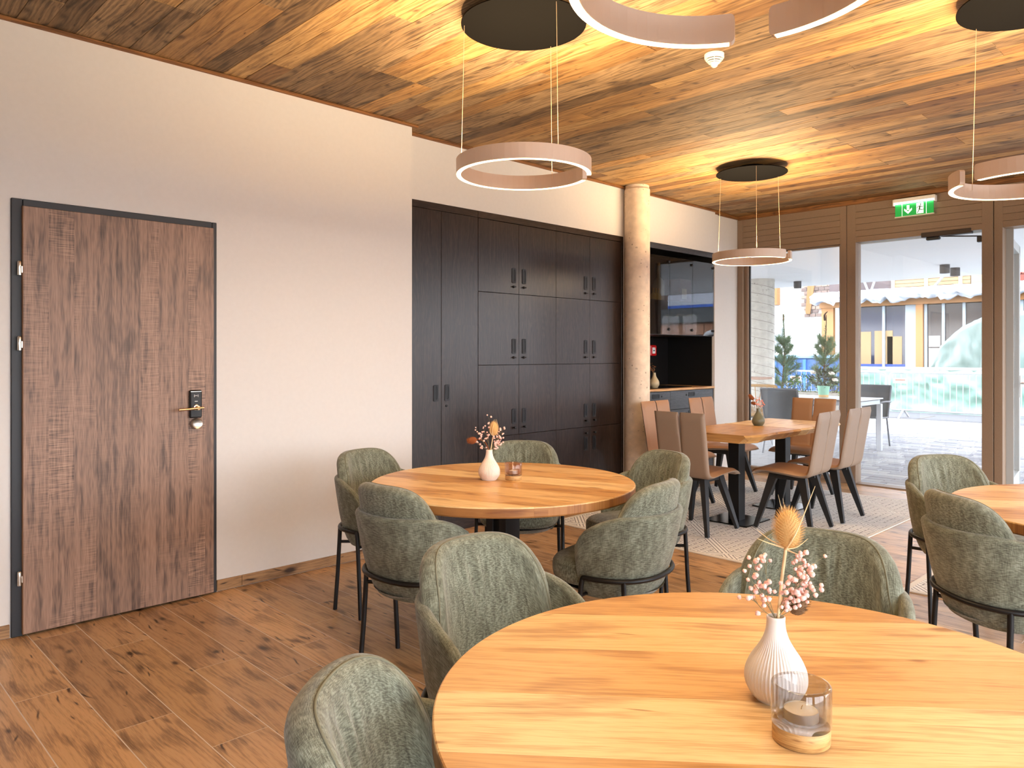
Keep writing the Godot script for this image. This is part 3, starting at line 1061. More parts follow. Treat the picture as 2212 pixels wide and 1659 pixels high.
# ---------------------------------------------------------------- kitchen unit in the niche
func kitchen_niche() -> void:
	var z0 := -7.288
	var z1 := -6.052
	var back := -4.88
	# lower cabinet with drawers
	var lo := base("drawer_cabinet", Vector3.ZERO, 0, "slate grey drawer cabinet below the wooden worktop in the wall niche", "cabinet")
	part("body", lohi(Vector3(back, 0.0, z0), Vector3(WB - 0.032, 0.948, z1)), M.frame_dark, lo)
	grain(2, Vector2(1 / 2.6, 1 / 0.8), Vector2(0.2, 0.7))
	for c in [[-6.452, z1, -6.20], [z0 + 0.018, -6.452, -6.845]]:
		for r in [[0.757, 0.946], [0.56, 0.757], [0.33, 0.56], [0.10, 0.33]]:
			grain(2, Vector2(1 / 2.6, 1 / 0.8), Vector2(rng.randf(), rng.randf()))
			var d := part("drawer", lohi(Vector3(WB - 0.03, r[0] + 0.0018, c[0] + 0.0018), Vector3(WB - 0.008, r[1] - 0.0018, c[1] - 0.0018), 0.0012), M.slate_wood, lo)
			var left: bool = c[2] > -6.4
			pull_handle(d, Vector3(WB - 0.008, r[1] - 0.045, c[2]), true)
			turn_knob(d, Vector3(WB - 0.008, r[1] - 0.048, c[2] - 0.10 if left else c[2] + 0.10), 2)
	part("side_strip", lohi(Vector3(WB - 0.03, 0, z0), Vector3(WB - 0.012, 0.946, z0 + 0.017)), M.black, lo)
	var wt := shape()
	grain(2, Vector2(1 / 1.4, 1 / 0.9), Vector2(0.1, 0.3))
	box(wt, Vector3((back + WB + 0.004) * 0.5, 0.962, (z0 + z1) * 0.5), Vector3(WB + 0.004 - back, 0.024, z1 - z0), 0.002)
	var top := base("worktop", Vector3.ZERO, 0, "thin oak worktop over the slate grey drawers", "worktop")
	part("slab", wt, M.oak[1], top)
	var hob := base("ceramic_hob", Vector3.ZERO, 0, "flat black glass cooking plate set on the oak worktop", "hob")
	part("glass_plate", lohi(Vector3(-4.76, 0.974, -6.92), Vector3(-4.33, 0.980, -6.10), 0.002), M.black_gloss, hob)
	var bk := base("splashback", Vector3.ZERO, 0, "black back panel between worktop and glass cabinet", "panel")
	part("panel", lohi(Vector3(back - 0.01, 0.974, z0), Vector3(back + 0.012, 1.512, z1)), mat(Color(0.055, 0.045, 0.045), 0.3), bk)
	part("side_panel", lohi(Vector3(back + 0.012, 0.974, z0), Vector3(WB - 0.03, 1.512, z0 + 0.014)), M.black, bk)
	part("side_panel", lohi(Vector3(back + 0.012, 0.974, z1 - 0.014), Vector3(WB - 0.03, 1.512, z1)), mat(Color(0.20, 0.20, 0.21), 0.5), bk)
	# upper cabinet with glass doors
	var up := base("glass_cabinet", Vector3.ZERO, 0, "dark wall cabinet with three smoked glass doors above the worktop", "cabinet")
	var bd := shape()
	grain(2, Vector2(1 / 2.6, 1 / 0.8), Vector2(0.6, 0.2))
	box(bd, Vector3(-4.58, 1.522, (z0 + z1) * 0.5), Vector3(0.57, 0.018, z1 - z0), 0.001)
	box(bd, Vector3(-4.58, 2.409, (z0 + z1) * 0.5), Vector3(0.57, 0.016, z1 - z0), 0.001)
	box(bd, Vector3(-4.865, 1.965, (z0 + z1) * 0.5), Vector3(0.012, 0.87, z1 - z0))
	box(bd, Vector3(-4.58, 1.965, z0 + 0.009), Vector3(0.57, 0.87, 0.018), 0.001)
	box(bd, Vector3(-4.58, 1.965, z1 - 0.009), Vector3(0.57, 0.87, 0.018), 0.001)
	part("body", bd, mat(Color(0.10, 0.095, 0.10), 0.45), up)
	part("fascia", lohi(Vector3(WB - 0.02, 2.362, z0), Vector3(WB + 0.001, 2.417, z1), 0.001), M.slate_wood, up)
	part("shelf", lohi(Vector3(-4.85, 1.86, z0 + 0.02), Vector3(-4.36, 1.868, z1 - 0.02)), M.smoked, up)
	for g in [[-6.438, z1 - 0.02], [-6.862, -6.442], [z0 + 0.004, -6.866]]:
		var p := part("glass_door", lohi(Vector3(WB - 0.012, 1.518, g[0]), Vector3(WB - 0.006, 2.30, g[1])), M.smoked, up)
		for y in [1.57, 2.25]:
			var c := part("hinge", lt([Vector2(0, 0), Vector2(0.014, 0), Vector2(0.014, 0), Vector2(0.014, 0.012), Vector2(0.012, 0.014), Vector2(0, 0.014)], 14), M.black_metal, p, Vector3(WB - 0.006, y, g[0] + 0.022))
			c.rotation.z = -PI / 2
	# things behind the smoked glass
	bottle(Vector3(-4.60, 1.868, -6.70), 0.40, mat(Color(0.75, 0.74, 0.66), 0.1), "tall clear carafe with narrow neck behind the smoked glass", "carafe")
	for i in 3:
		bottle(Vector3(-4.50 - 0.01 * i, 1.868, -6.46 - 0.062 * i), 0.13, mat(Color(0.80, 0.70, 0.45), 0.15), "small corked bottle behind the smoked glass", "bottle", "small bottles in the glass cabinet")
	var carton := base("carton", Vector3(-4.58, 1.868, -7.02), 0, "brown carton with a pale paper label behind the smoked glass", "box")
	part("body", bx(Vector3(0, 0.13, 0), Vector3(0.22, 0.26, 0.22), 0.003), mat(Color(0.42, 0.22, 0.16), 0.7), carton)
	part("paper_label", bx(Vector3(0.111, 0.10, 0.03), Vector3(0.001, 0.11, 0.09)), mat(Color(0.85, 0.78, 0.60), 0.7), carton)
	# call point
	var al := base("fire_alarm_button", Vector3(back + 0.012, 1.335, -6.42), 0, "red fire alarm call point on the black back panel", "fire alarm")
	al.position = Vector3(-4.866, 1.36, -6.94)
	part("housing", bx(Vector3(0.0205, 0, 0), Vector3(0.04, 0.118, 0.118), 0.010), M.red, al)
	part("window", bx(Vector3(0.0405, 0.0, 0), Vector3(0.002, 0.066, 0.058), 0.001), M.white_plastic, al)
	var ic := shape()
	box(ic, Vector3(0.042, 0, 0), Vector3(0.001, 0.008, 0.036))
	box(ic, Vector3(0.042, 0, 0), Vector3(0.001, 0.024, 0.008))
	box(ic, Vector3(0.042, 0.022, 0), Vector3(0.001, 0.004, 0.022))
	part("symbol", ic, M.black, al)

func bottle(at: Vector3, h: float, m: Material, label: String, category: String, group := "") -> void:
	var b := base("carafe" if category == "carafe" else "bottle", at, 0, label, category, group)
	var r := h * (0.16 if h > 0.3 else 0.24)
	part("body", lt([Vector2(0, 0), Vector2(r, 0), Vector2(r, 0), Vector2(r, h * 0.45), Vector2(r * 0.75, h * 0.58), Vector2(r * 0.32, h * 0.68), Vector2(r * 0.30, h * 0.97), Vector2(r * 0.38, h * 0.98), Vector2(0, h * 0.98)], 18), m, b)
	part("cork", lt([Vector2(0, h * 0.98), Vector2(r * 0.25, h * 0.98), Vector2(r * 0.27, h * 1.06), Vector2(0, h * 1.06)], 12), M.straw, b)

# ---------------------------------------------------------------- ring pendants
func pendants() -> void:
	pendant(Vector3(-2.417, 0, -2.449), 2.139, 0.298, 8.0, [180.0, 60.0, -60.0], "ring pendant lamp hanging over the round table with the amber candle glass")
	pendant(Vector3(-3.073, 0, -5.823), 2.095, 0.307, -44.0, [20.0, 140.0, -100.0], "ring pendant lamp hanging over the rectangular table with leather chairs")
	pendant(Vector3(-0.731, 0, -3.851), 2.045, 0.305, -172.0, [-130.0, 108.0, -12.0], "ring pendant lamp hanging over the bare round table near the glass doors")
	pendant(Vector3(-0.753, 0, -1.336), 2.05, 0.307, 64.0, [150.0, 30.0, -90.0], "ring pendant lamp hanging over the round table with the smoked candle glass")

func pendant(at: Vector3, y: float, r: float, gap: float, wires: Array, label: String) -> void:
	# y: underside of the ring; angles run from the direction RGT towards FWD
	var p := base("ring_pendant", at, 0, label, "pendant lamp", "ring pendant lamps")
	var dir := func(deg: float) -> Vector3:
		return RGT * cos(deg_to_rad(deg)) + FWD * sin(deg_to_rad(deg))
	var h := 0.067
	var w := 0.022
	var g := 7.4
	var n := 72
	var body := shape()
	var low := shape()
	var high := shape()
	var loop := []
	for q in [[-1, 0, 0.003], [-1, 0.003, 0], [-1, -0.003, 1], [-1, 0, 1], [1, 0, 1], [1, -0.003, 1], [1, 0.003, 0], [1, 0, 0]]:
		loop.append(q)
	var rows := []
	var ts := [0.0, 0.0004, 0.0012, 0.0025, 0.004, 0.006]
	for i in n + 1:
		var t: float = ts[i] if i < 6 else (1.0 - ts[n - i] if n - i < 6 else lerpf(0.006, 0.994, float(i - 5) / (n - 10)))
		var a := gap + g + (360.0 - 2.0 * g) * t
		var d: Vector3 = dir.call(a)
		var e := minf(t, 1.0 - t) * (TAU * r)
		var cut := 0.0
		if e < 0.012:
			cut = 0.012 - sqrt(maxf(0.0, 0.012 * 0.012 - (0.012 - e) * (0.012 - e)))
		var ring := []
		for q in [[-1, 0], [-1, 1], [1, 1], [1, 0], [-1, 0]]:
			ring.append(d * (r + w * 0.5 * q[0]) + Vector3(0, y + (h - cut if q[1] == 1 else cut), 0))
		rows.append(ring)
	for i in n:
		for k in 4:
			var c: Vector3 = (rows[i][0] + rows[i][2]) * 0.5
			face(body, [rows[i][k], rows[i][k + 1], rows[i + 1][k + 1], rows[i + 1][k]], c)
	for i in [0, n]:
		face(body, rows[i].slice(0, 4), (rows[1][0] + rows[1][2]) * 0.5 if i == 0 else (rows[n - 1][0] + rows[n - 1][2]) * 0.5)
	part("ring", body, M.ring, p)
	for i in n:
		for s in 2:
			var yy := y - 0.0018 if s == 0 else y + h + 0.0002
			var t0 := lerpf(0.007, 0.993, float(i) / n)
			var t1 := lerpf(0.007, 0.993, float(i + 1) / n)
			var d0: Vector3 = dir.call(gap + g + (360.0 - 2.0 * g) * t0)
			var d1: Vector3 = dir.call(gap + g + (360.0 - 2.0 * g) * t1)
			var up := Vector3(0, yy, 0)
			var ww := 0.0095
			var st := low if s == 0 else high
			var c := (d0 + d1) * 0.5 * r + Vector3(0, y + h * 0.5, 0)
			face(st, [d0 * (r - ww) + up, d0 * (r + ww) + up, d1 * (r + ww) + up, d1 * (r - ww) + up], c)
			if s == 1:
				continue
			var back := Vector3(0, 0.0018, 0)
			for e in [-1, 1]:
				face(st, [d0 * (r + ww * e) + up, d1 * (r + ww * e) + up, d1 * (r + ww * e) + up + back, d0 * (r + ww * e) + up + back], (d0 + d1) * 0.5 * r + up)
	part("light_strip", low, M.strip, p)
	part("light_strip", high, M.strip, p)
	part("canopy", lt([Vector2(0, 2.826), Vector2(0.2865, 2.826), Vector2(0.2865, 2.826), Vector2(0.2865, 2.831), Vector2(0.2865, 2.831), Vector2(0, 2.831)], 64), M.canopy, p)
	part("canopy_box", lt([Vector2(0.11, 2.831), Vector2(0.11, 2.884)], 32), M.canopy, p)
	for a in wires:
		var d: Vector3 = dir.call(a)
		part("wire", tb([d * (r - 0.012) + Vector3(0, y + h * 0.6, 0), d * 0.272 + Vector3(0, 2.828, 0)], 0.0011, 5), M.wire, p)
	# light of the strips, downwards and upwards
	for i in 5:
		var a := gap + 36.0 + 72.0 * i
		var d: Vector3 = dir.call(a)
		var t := d.cross(Vector3.UP)
		for s in 2:
			var l := AreaLight3D.new()
			l.name = "strip_light"
			l.area_size = Vector2(0.30, 0.019)
			l.light_color = WARM
			l.light_energy = LAMP_DOWN if s == 0 else LAMP_UP
			l.area_range = 14.0
			l.area_attenuation = 2.0
			l.shadow_enabled = true
			p.add_child(l, true)
			var z := Vector3.UP if s == 0 else Vector3.DOWN
			l.transform = Transform3D(Basis(t, z.cross(t), z), d * r + Vector3(0, y - 0.006 if s == 0 else y + h + 0.006, 0))

# ---------------------------------------------------------------- green upholstered chairs
func sq(v: float, e: float) -> float:
	return signf(v) * pow(absf(v), e)

func shell_point(u: float, y: float, inset: float) -> Vector3:
	var a := u * 1.90
	var k := 0.74 + 0.20 * (1.0 - exp(-(y - 0.335) / 0.06)) + 0.06 * clampf((y - 0.40) / 0.28, 0.0, 1.0)
	var rx := 0.258 * k - inset
	var rz := 0.236 * k - inset
	return Vector3(rx * sq(sin(a), 0.86), y, -rz * sq(cos(a), 0.86) - 0.17 * maxf(0.0, y - 0.42) * maxf(0.0, cos(a)))

func shell_top(u: float) -> float:
	var t := clampf((absf(u) - 0.40) / 0.60, 0.0, 1.0)
	return 0.46 + 0.225 * sqrt(maxf(0.0, 1.0 - pow(t, 2.4)))

func pad_top(u: float) -> float:
	return 0.55 + 0.252 * pow(maxf(0.0, 1.0 - pow(absf(u), 3.6)), 1.0 / 2.4)

func pad_point(u: float, y: float, inset: float) -> Vector3:
	var a := u * 1.30
	var taper := 1.0 - 0.05 * maxf(0.0, y - 0.6) / 0.2
	return Vector3((0.243 - inset) * sq(sin(a), 0.90) * taper, y, -(0.209 - inset) * sq(cos(a), 0.86) - 0.17 * maxf(0.0, y - 0.42))

func make_green_chair() -> Node3D:
	var c := base("upholstered_chair", Vector3.ZERO, 0, "", "chair", "olive green upholstered chairs")
	# outer shell
	var st := shape()
	var rows := []
	var n := 44
	for i in n + 1:
		var u := -1.0 + 2.0 * i / n
		var top := shell_top(u)
		var e := 1.0 - clampf((absf(u) - 0.93) / 0.07, 0.0, 1.0)
		var th := 0.034 * sqrt(maxf(0.0, 1.0 - (1.0 - e) * (1.0 - e)))
		var mid := 0.017
		var loop := []
		for k in 11:
			var y := lerpf(0.337, top - 0.017, k / 10.0)
			loop.append(shell_point(u, y, mid - th * 0.5))
		for k in 5:
			var a := PI * (k + 1) / 6.0
			var p := shell_point(u, top - 0.017, mid - th * 0.5 * cos(a))
			p.y = top - 0.017 + 0.017 * sin(a)
			loop.append(p)
		for k in 11:
			var y := lerpf(top - 0.017, 0.36, k / 10.0)
			loop.append(shell_point(u, y, mid + th * 0.5))
		rows.append(loop)
	grid(st, rows, false, 1.1, 1.9)
	part("shell", st, M.fabric, c)
	# inner back cushion with folds
	var pd := shape()
	rows = []
	n = 56
	var seam := []
	for i in n + 1:
		var u := -1.0 + 2.0 * i / n
		var top := pad_top(u)
		var e := clampf((1.0 - absf(u)) / 0.10, 0.0, 1.0)
		var th := 0.062 * sqrt(maxf(0.0, 1.0 - (1.0 - e) * (1.0 - e)))
		var mid := 0.034
		var loop := []
		for k in 9:
			loop.append(pad_point(u, lerpf(0.44, top - 0.030, k / 8.0), mid - th * 0.5))
		for k in 7:
			var a := PI * (k + 1) / 8.0
			var p := pad_point(u, top - 0.030, mid - th * 0.5 * cos(a))
			p.y = top - 0.030 + 0.030 * sin(a)
			loop.append(p)
			if k == 4:
				seam.append(p)
		for k in 15:
			var t := k / 14.0
			var y := lerpf(top - 0.030, 0.44, t)
			var fold := 0.0
			for q in [[-0.13, 0.9, 0.022], [-0.06, -0.9, 0.024], [0.01, 1.2, 0.024], [0.10, -0.8, 0.03], [0.17, 0.5, 0.03]]:
				var du: float = (u - q[0] - 0.06 * sin(t * 5.0 + q[0] * 9.0)) / (q[2] * 1.3)
				fold += q[1] * exp(-du * du)
			fold *= 0.0060 * smoothstep(0.0, 0.15, t) * (1.0 - smoothstep(0.45, 0.85, t))
			var belly := 0.012 * sin(PI * t) * cos(u * PI * 0.5)
			loop.append(pad_point(u, y, mid + th * 0.5 + fold + belly))
		rows.append(loop)
	grid(pd, rows, false, 1.0, 2.1)
	var pad := part("back_cushion", pd, M.fabric, c)
	part("piping", tb(seam, 0.0026, 6), M.piping, pad)
	# seat
	var se := shape()
	rows = []
	for i in 15:
		var t := i / 14.0
		var ring := []
		var prof: Array = [[0.0, 0.372], [0.72, 0.366], [0.93, 0.374], [0.985, 0.392], [1.0, 0.420], [0.985, 0.448], [0.93, 0.465], [0.80, 0.473], [0.55, 0.478], [0.25, 0.480], [0.0, 0.480]]
		var f := t * 10.0
		var k := mini(int(f), 9)
		var rr: float = lerpf(prof[k][0], prof[k + 1][0], f - k)
		var yy: float = lerpf(prof[k][1], prof[k + 1][1], f - k)
		for j in 37:
			var a := TAU * j / 36.0
			var sx := signf(sin(a)) * pow(absf(sin(a)), 0.72)
			var cz := signf(cos(a)) * pow(absf(cos(a)), 0.72)
			ring.append(Vector3(0.222 * rr * sx, yy, 0.030 + 0.225 * rr * cz))
		rows.append(ring)
	grid(se, rows, false, 1.0, 0.9)
	part("seat", se, M.fabric, c)
	# underside
	var us := shape()
	rows = []
	for q in [[0.0, 0.330], [0.55, 0.330], [0.72, 0.337], [0.86, 0.362]]:
		var ring := []
		for j in 37:
			var a := TAU * j / 36.0
			ring.append(Vector3(0.246 * q[0] * sin(a), q[1], -0.238 * q[0] * cos(a) + (0.02 if cos(a) < 0 else 0.0)))
		rows.append(ring)
	grid(us, rows, false, 1.0, 0.5)
	part("underside", us, M.fabric, c)
	# steel frame: band round the back whose ends bend down into the front legs
	var band := []
	var fl := shell_point(0.86, 0.42, -0.012)
	for i in 33:
		var u := -0.86 + 1.72 * i / 32.0
		var p := shell_point(u, 0.43, -0.012)
		p.y = 0.425
		band.append(p)
	part("band", tb(band, 0.0105, 8), M.black_metal, c)
	for s in [-1, 1]:
		var p := Vector3(s * fl.x, 0.425, fl.z)
		part("leg", tb(curve([p, Vector3(s * (fl.x + 0.002), 0.40, fl.z + 0.012), Vector3(s * (fl.x + 0.006), 0.2, fl.z + 0.03), Vector3(s * (fl.x + 0.01), 0.0, fl.z + 0.045)], 12), 0.0105, 8), M.black_metal, c)
		var q := shell_point(0.52 * s, 0.43, -0.012)
		q.y = 0.425
		part("leg", tb([q, Vector3(q.x * 1.03, 0.2, q.z - 0.010), Vector3(q.x * 1.06, 0.0, q.z - 0.024)], 0.0105, 8), M.black_metal, c)
		part("stub", tb([Vector3(q.x * 1.01, 0.352, q.z - 0.002), Vector3(q.x * 0.55, 0.346, q.z * 0.4)], 0.008, 6), M.black_metal, c)
		part("stub", tb([Vector3(s * (fl.x + 0.003), 0.352, fl.z + 0.014), Vector3(s * fl.x * 0.5, 0.346, fl.z + 0.01)], 0.008, 6), M.black_metal, c)
	return c

# ---------------------------------------------------------------- round tables
func round_table(c: Vector3, r: float, dir: Vector2, seam_at: float, step: float, label: String) -> void:
	var t := base("round_table", c, 0, label, "table")
	var nrm := Vector2(-dir.y, dir.x)
	var cuts := [-r]
	var q := seam_at
	while q - step > -r + 0.04:
		q -= step
	while q < r - 0.04:
		cuts.append(q)
		q += step
	cuts.append(r)
	var top := Node3D.new()
	top.name = "tabletop"
	t.add_child(top)
	for i in cuts.size() - 1:
		var a: float = cuts[i] + (0.00025 if i > 0 else 0.0)
		var b: float = cuts[i + 1] - (0.00025 if i < cuts.size() - 2 else 0.0)
		var rows_top := []
		# outline of the stave: along one seam, back along the other, arcs between
		var poly := []
		var n := 26
		for k in n + 1:
			var s := lerpf(a, b, k / float(n)) if i > 0 and i < cuts.size() - 2 else (-cos(acos(clampf(-a / r, -1, 1)) + (acos(clampf(-b / r, -1, 1)) - acos(clampf(-a / r, -1, 1))) * k / n)) * r
			poly.append(Vector2(sqrt(maxf(0.0, r * r - s * s)), s))
		for k in n + 1:
			var p: Vector2 = poly[n - k]
			poly.append(Vector2(-p.x, p.y))
		var st := shape()
		var rot := Basis(Vector3(dir.x, 0, dir.y), Vector3.UP, Vector3(nrm.x, 0, nrm.y))
		var y1 := 0.0
		var y0 := -0.042
		grain(0, Vector2(1 / 1.4, 1 / 0.9), Vector2(0.5, fposmod(0.31 * i, 1.0)))
		var rim := shape()
		stave(st, rim, poly, r, y0, y1)
		var m := part("stave", st, M.oak[(i * 3 + 1) % 4], top)
		m.transform = Transform3D(rot, Vector3(0, TOP, 0))
		m = part("stave_end", rim, M.oak_edge, top)
		m.transform = Transform3D(rot, Vector3(0, TOP, 0))
	var ped := shape()
	for s in [-1, 1]:
		box(ped, Vector3(s * 0.045, 0.35, 0), Vector3(0.05, 0.66, 0.09), 0.004)
	part("pedestal", ped, M.black_metal, t)
	part("mount", lohi(Vector3(-0.25, 0.668, -0.05), Vector3(0.25, 0.682, 0.05), 0.002), M.black_metal, t)
	part("base_plate", lt([Vector2(0, 0), Vector2(0.29, 0), Vector2(0.29, 0), Vector2(0.29, 0.012), Vector2(0.286, 0.014), Vector2(0, 0.018)], 40), M.black_metal, t)

func stave(st: SurfaceTool, rim: SurfaceTool, poly: Array, r: float, y0: float, y1: float) -> void:
	# edges on the rim are rounded at the top, edges on a seam stay square
	var n := poly.size()
	var c := Vector2.ZERO
	for p in poly:
		c += p
	c /= n
	var cc := Vector3(c.x, (y0 + y1) * 0.5, c.y)
	var lev := []
	for q in [[0.0035, y1], [0.0010, y1 - 0.0015], [0.0, y1 - 0.005], [0.0, y0 + 0.006], [0.004, y0]]:
		var ring := []
		for p in poly:
			var on_rim: bool = p.length() > r - 0.002
			var f: float = (p.length() - q[0]) / p.length() if on_rim else 1.0
			ring.append(Vector3(p.x * f, q[1], p.y * f))
		lev.append(ring)
	face(st, lev[0], cc)
	face(st, lev[4], cc)
	for k in 4:
		for i in n:
			var j := (i + 1) % n
			var quad := [lev[k][i], lev[k][j], lev[k + 1][j], lev[k + 1][i]]
			if quad[0].distance_to(quad[1]) > 1e-5:
				var on_rim: bool = poly[i].length() > r - 0.002 and poly[j].length() > r - 0.002
				face(rim if on_rim and k > 1 else st, quad, cc)

func tables_and_chairs() -> void:
	var tn := Vector3(-0.593, 0, -1.229)
	var tm := Vector3(-2.539, 0, -2.433)
	var tr := Vector3(-0.375, 0, -3.668)
	round_table(tn, 0.595, Vector2(0.754, -0.657), -0.205, 0.205, "round oak table with the white ribbed vase and smoked candle glass")
	round_table(tm, 0.614, Vector2(0.949, -0.315), -0.02, 0.165, "round oak table with the blush vase and amber candle glass")
	round_table(tr, 0.605, Vector2(0.85, -0.527), 0.06, 0.19, "bare round oak table near the open glass door")
	var proto := make_green_chair()
	var first := true
	# position, turn, label
	var list := [
		[Vector3(-3.290, 0, -2.314), 279.0 + 180.0, "olive upholstered chair between the plain beige wall and the middle round table"],
		[Vector3(-2.510, 0, -1.945), 3.0 + 180.0, "olive upholstered chair at the amber-glass table, back turned towards the door side"],
		[Vector3(-1.972, 0, -2.554), 102.0 + 180.0, "olive upholstered chair between the amber-glass table and the smoked-glass table, back facing the latter"],
		[Vector3(-2.332, 0, -3.206), 165.0 + 180.0, "olive upholstered chair at the amber-glass table, standing next to the patterned rug"],
		[Vector3(-3.030, 0, -3.039), 219.0 + 180.0, "olive upholstered chair right in front of the dark lockers"],
		[Vector3(-1.395, 0, -1.399), 258.0 + 180.0 + 10.0, "olive upholstered chair at the smoked-glass table, facing it from the door-wall side"],
		[Vector3(-0.890, 0, -0.770), 130.0, "olive upholstered chair turned sideways at the smoked-glass table, over open plank floor"],
		[Vector3(-0.887, 0, -1.995), 201.0 + 180.0 - 8.0, "olive upholstered chair behind the white ribbed vase, facing it"],
		[Vector3(-1.050, 0, -4.150), 54.0, "olive upholstered chair at the bare round table, next to the patterned rug"],
		[Vector3(-0.710, 0, -3.296), 318.0 + 180.0, "olive upholstered chair at the bare round table, its back towards the white vase"],
	]
	for q in list:
		if first:
			first = false
			proto.position = q[0]
			proto.rotation.y = deg_to_rad(q[1])
			proto.set_meta("label", q[2])
		else:
			copy_of(proto, q[0], deg_to_rad(q[1]), q[2])

# ---------------------------------------------------------------- leather chairs and the long table
func make_leather_chair() -> Node3D:
	var c := base("leather_chair", Vector3.ZERO, 0, "", "chair", "tan leather chairs round the rectangular tables")
	var th := 0.036
	# side profile (z, y) of the middle surface, seat front to top of the back
	var prof := curve([Vector3(0.235, 0.405, 0), Vector3(0.215, 0.425, 0), Vector3(0.15, 0.437, 0), Vector3(0.0, 0.428, 0), Vector3(-0.11, 0.418, 0), Vector3(-0.165, 0.425, 0), Vector3(-0.192, 0.455, 0), Vector3(-0.208, 0.54, 0), Vector3(-0.235, 0.70, 0), Vector3(-0.268, 0.885, 0)], 44)
	var n := prof.size()
	var pads := [[0, 25, 0.0, 0], [25, n - 1, 0.0, -1], [25, n - 1, 0.0, 1]]
	for p in pads:
		var st := shape()
		var rows := []
		var a: int = p[0]
		var b: int = p[1]
		for i in range(a, b + 1):
			var m: Vector3 = prof[i]
			var d: Vector3 = (prof[mini(i + 1, n - 1)] - prof[maxi(i - 1, 0)]).normalized()
			var nv := Vector3(d.y, -d.x, 0)          # towards the front / upwards
			var along := float(i - a) / (b - a)
			var w := 0.212 - 0.006 * absf(sin(i * 0.07))
			var x0 := -w
			var x1 := w
			if p[3] != 0:
				var slot := 0.0008 + 0.0065 * smoothstep(0.76, 0.80, along) * (0.6 + 0.4 * along)
				x0 = -w if p[3] < 0 else slot
				x1 = -slot if p[3] < 0 else w
			var cap := 1.0
			if p[3] != 0:
				cap = sqrt(maxf(0.0, 1.0 - pow(maxf(0.0, (along - 0.94) / 0.06), 2.0)))
			else:
				cap = sqrt(maxf(0.0, 1.0 - pow(maxf(0.0, (0.08 - along) / 0.08), 2.0)))
			cap = maxf(cap, 0.12)
			var loop := []
			var m2 := 12
			for side in [1, -1]:
				for k in m2 + 1:
					var t := float(k) / m2 if side == 1 else 1.0 - float(k) / m2
					var ed := minf(t, 1.0 - t) * (x1 - x0)
					var pill := sqrt(clampf(1.0 - pow(maxf(0.0, 1.0 - ed / 0.022), 2.0), 0.0, 1.0))
					if p[3] != 0 and ((p[3] < 0) == (t > 0.5)):
						pill = maxf(pill, 0.78 if along < 0.77 else 0.6)
					var q: Vector3 = m + nv * side * th * 0.5 * cap * (0.12 + 0.88 * pill)
					loop.append(Vector3(lerpf(x0, x1, t), q.y, q.x))
			loop.append(loop[0])
			rows.append(loop)
		var fr_rows := []
		var bk_rows := []
		for r in rows:
			fr_rows.append(r.slice(0, 13))
			bk_rows.append(r.slice(12, 27))
		var bk := shape()
		grid(st, fr_rows, false, 1.0, 1.0)
		grid(bk, bk_rows, false, 1.0, 1.0)
		for e in [0, rows.size() - 1]:
			var cen := Vector3.ZERO
			for q in rows[e]:
				cen += q
			cen /= rows[e].size()
			var inner: Vector3 = rows[3 if e == 0 else e - 3][0]
			for k in rows[e].size() - 1:
				face(bk, [cen, rows[e][k], rows[e][k + 1]], inner)
		part("seat" if p[3] == 0 else "backrest_half", st, M.leather_lamplit, c)
		part("seat_underside" if p[3] == 0 else "backrest_rear", bk, M.leather_taupe, c)
	# stitched seam down the back
	var sm := []
	for i in range(25, 40):
		var m: Vector3 = prof[i]
		var d: Vector3 = (prof[mini(i + 1, n - 1)] - prof[maxi(i - 1, 0)]).normalized()
		sm.append(Vector3(0, m.y + d.x * th * 0.05, m.x - d.y * th * 0.05))
	part("seam", tb(sm, 0.004, 5), M.thread, c)
	# frame and splayed legs of black wood
	var fr := shape()
	for s in [-1, 1]:
		box(fr, Vector3(s * 0.105, 0.388, -0.005), Vector3(0.042, 0.036, 0.25), 0.004)
	box(fr, Vector3(0, 0.386, 0.06), Vector3(0.22, 0.030, 0.05), 0.004)
	box(fr, Vector3(0, 0.386, -0.07), Vector3(0.22, 0.030, 0.05), 0.004)
	part("frame", fr, M.black_wood, c)
	for sx in [-1, 1]:
		for sz in [-1, 1]:
			var st := shape()
			beam(st, Vector3(sx * 0.108, 0.402, sz * 0.105), Vector3(sx * 0.200, 0.0, sz * 0.212), Vector2(0.042, 0.062), Vector2(0.024, 0.028))
			part("leg", st, M.black_wood, c)
	return c

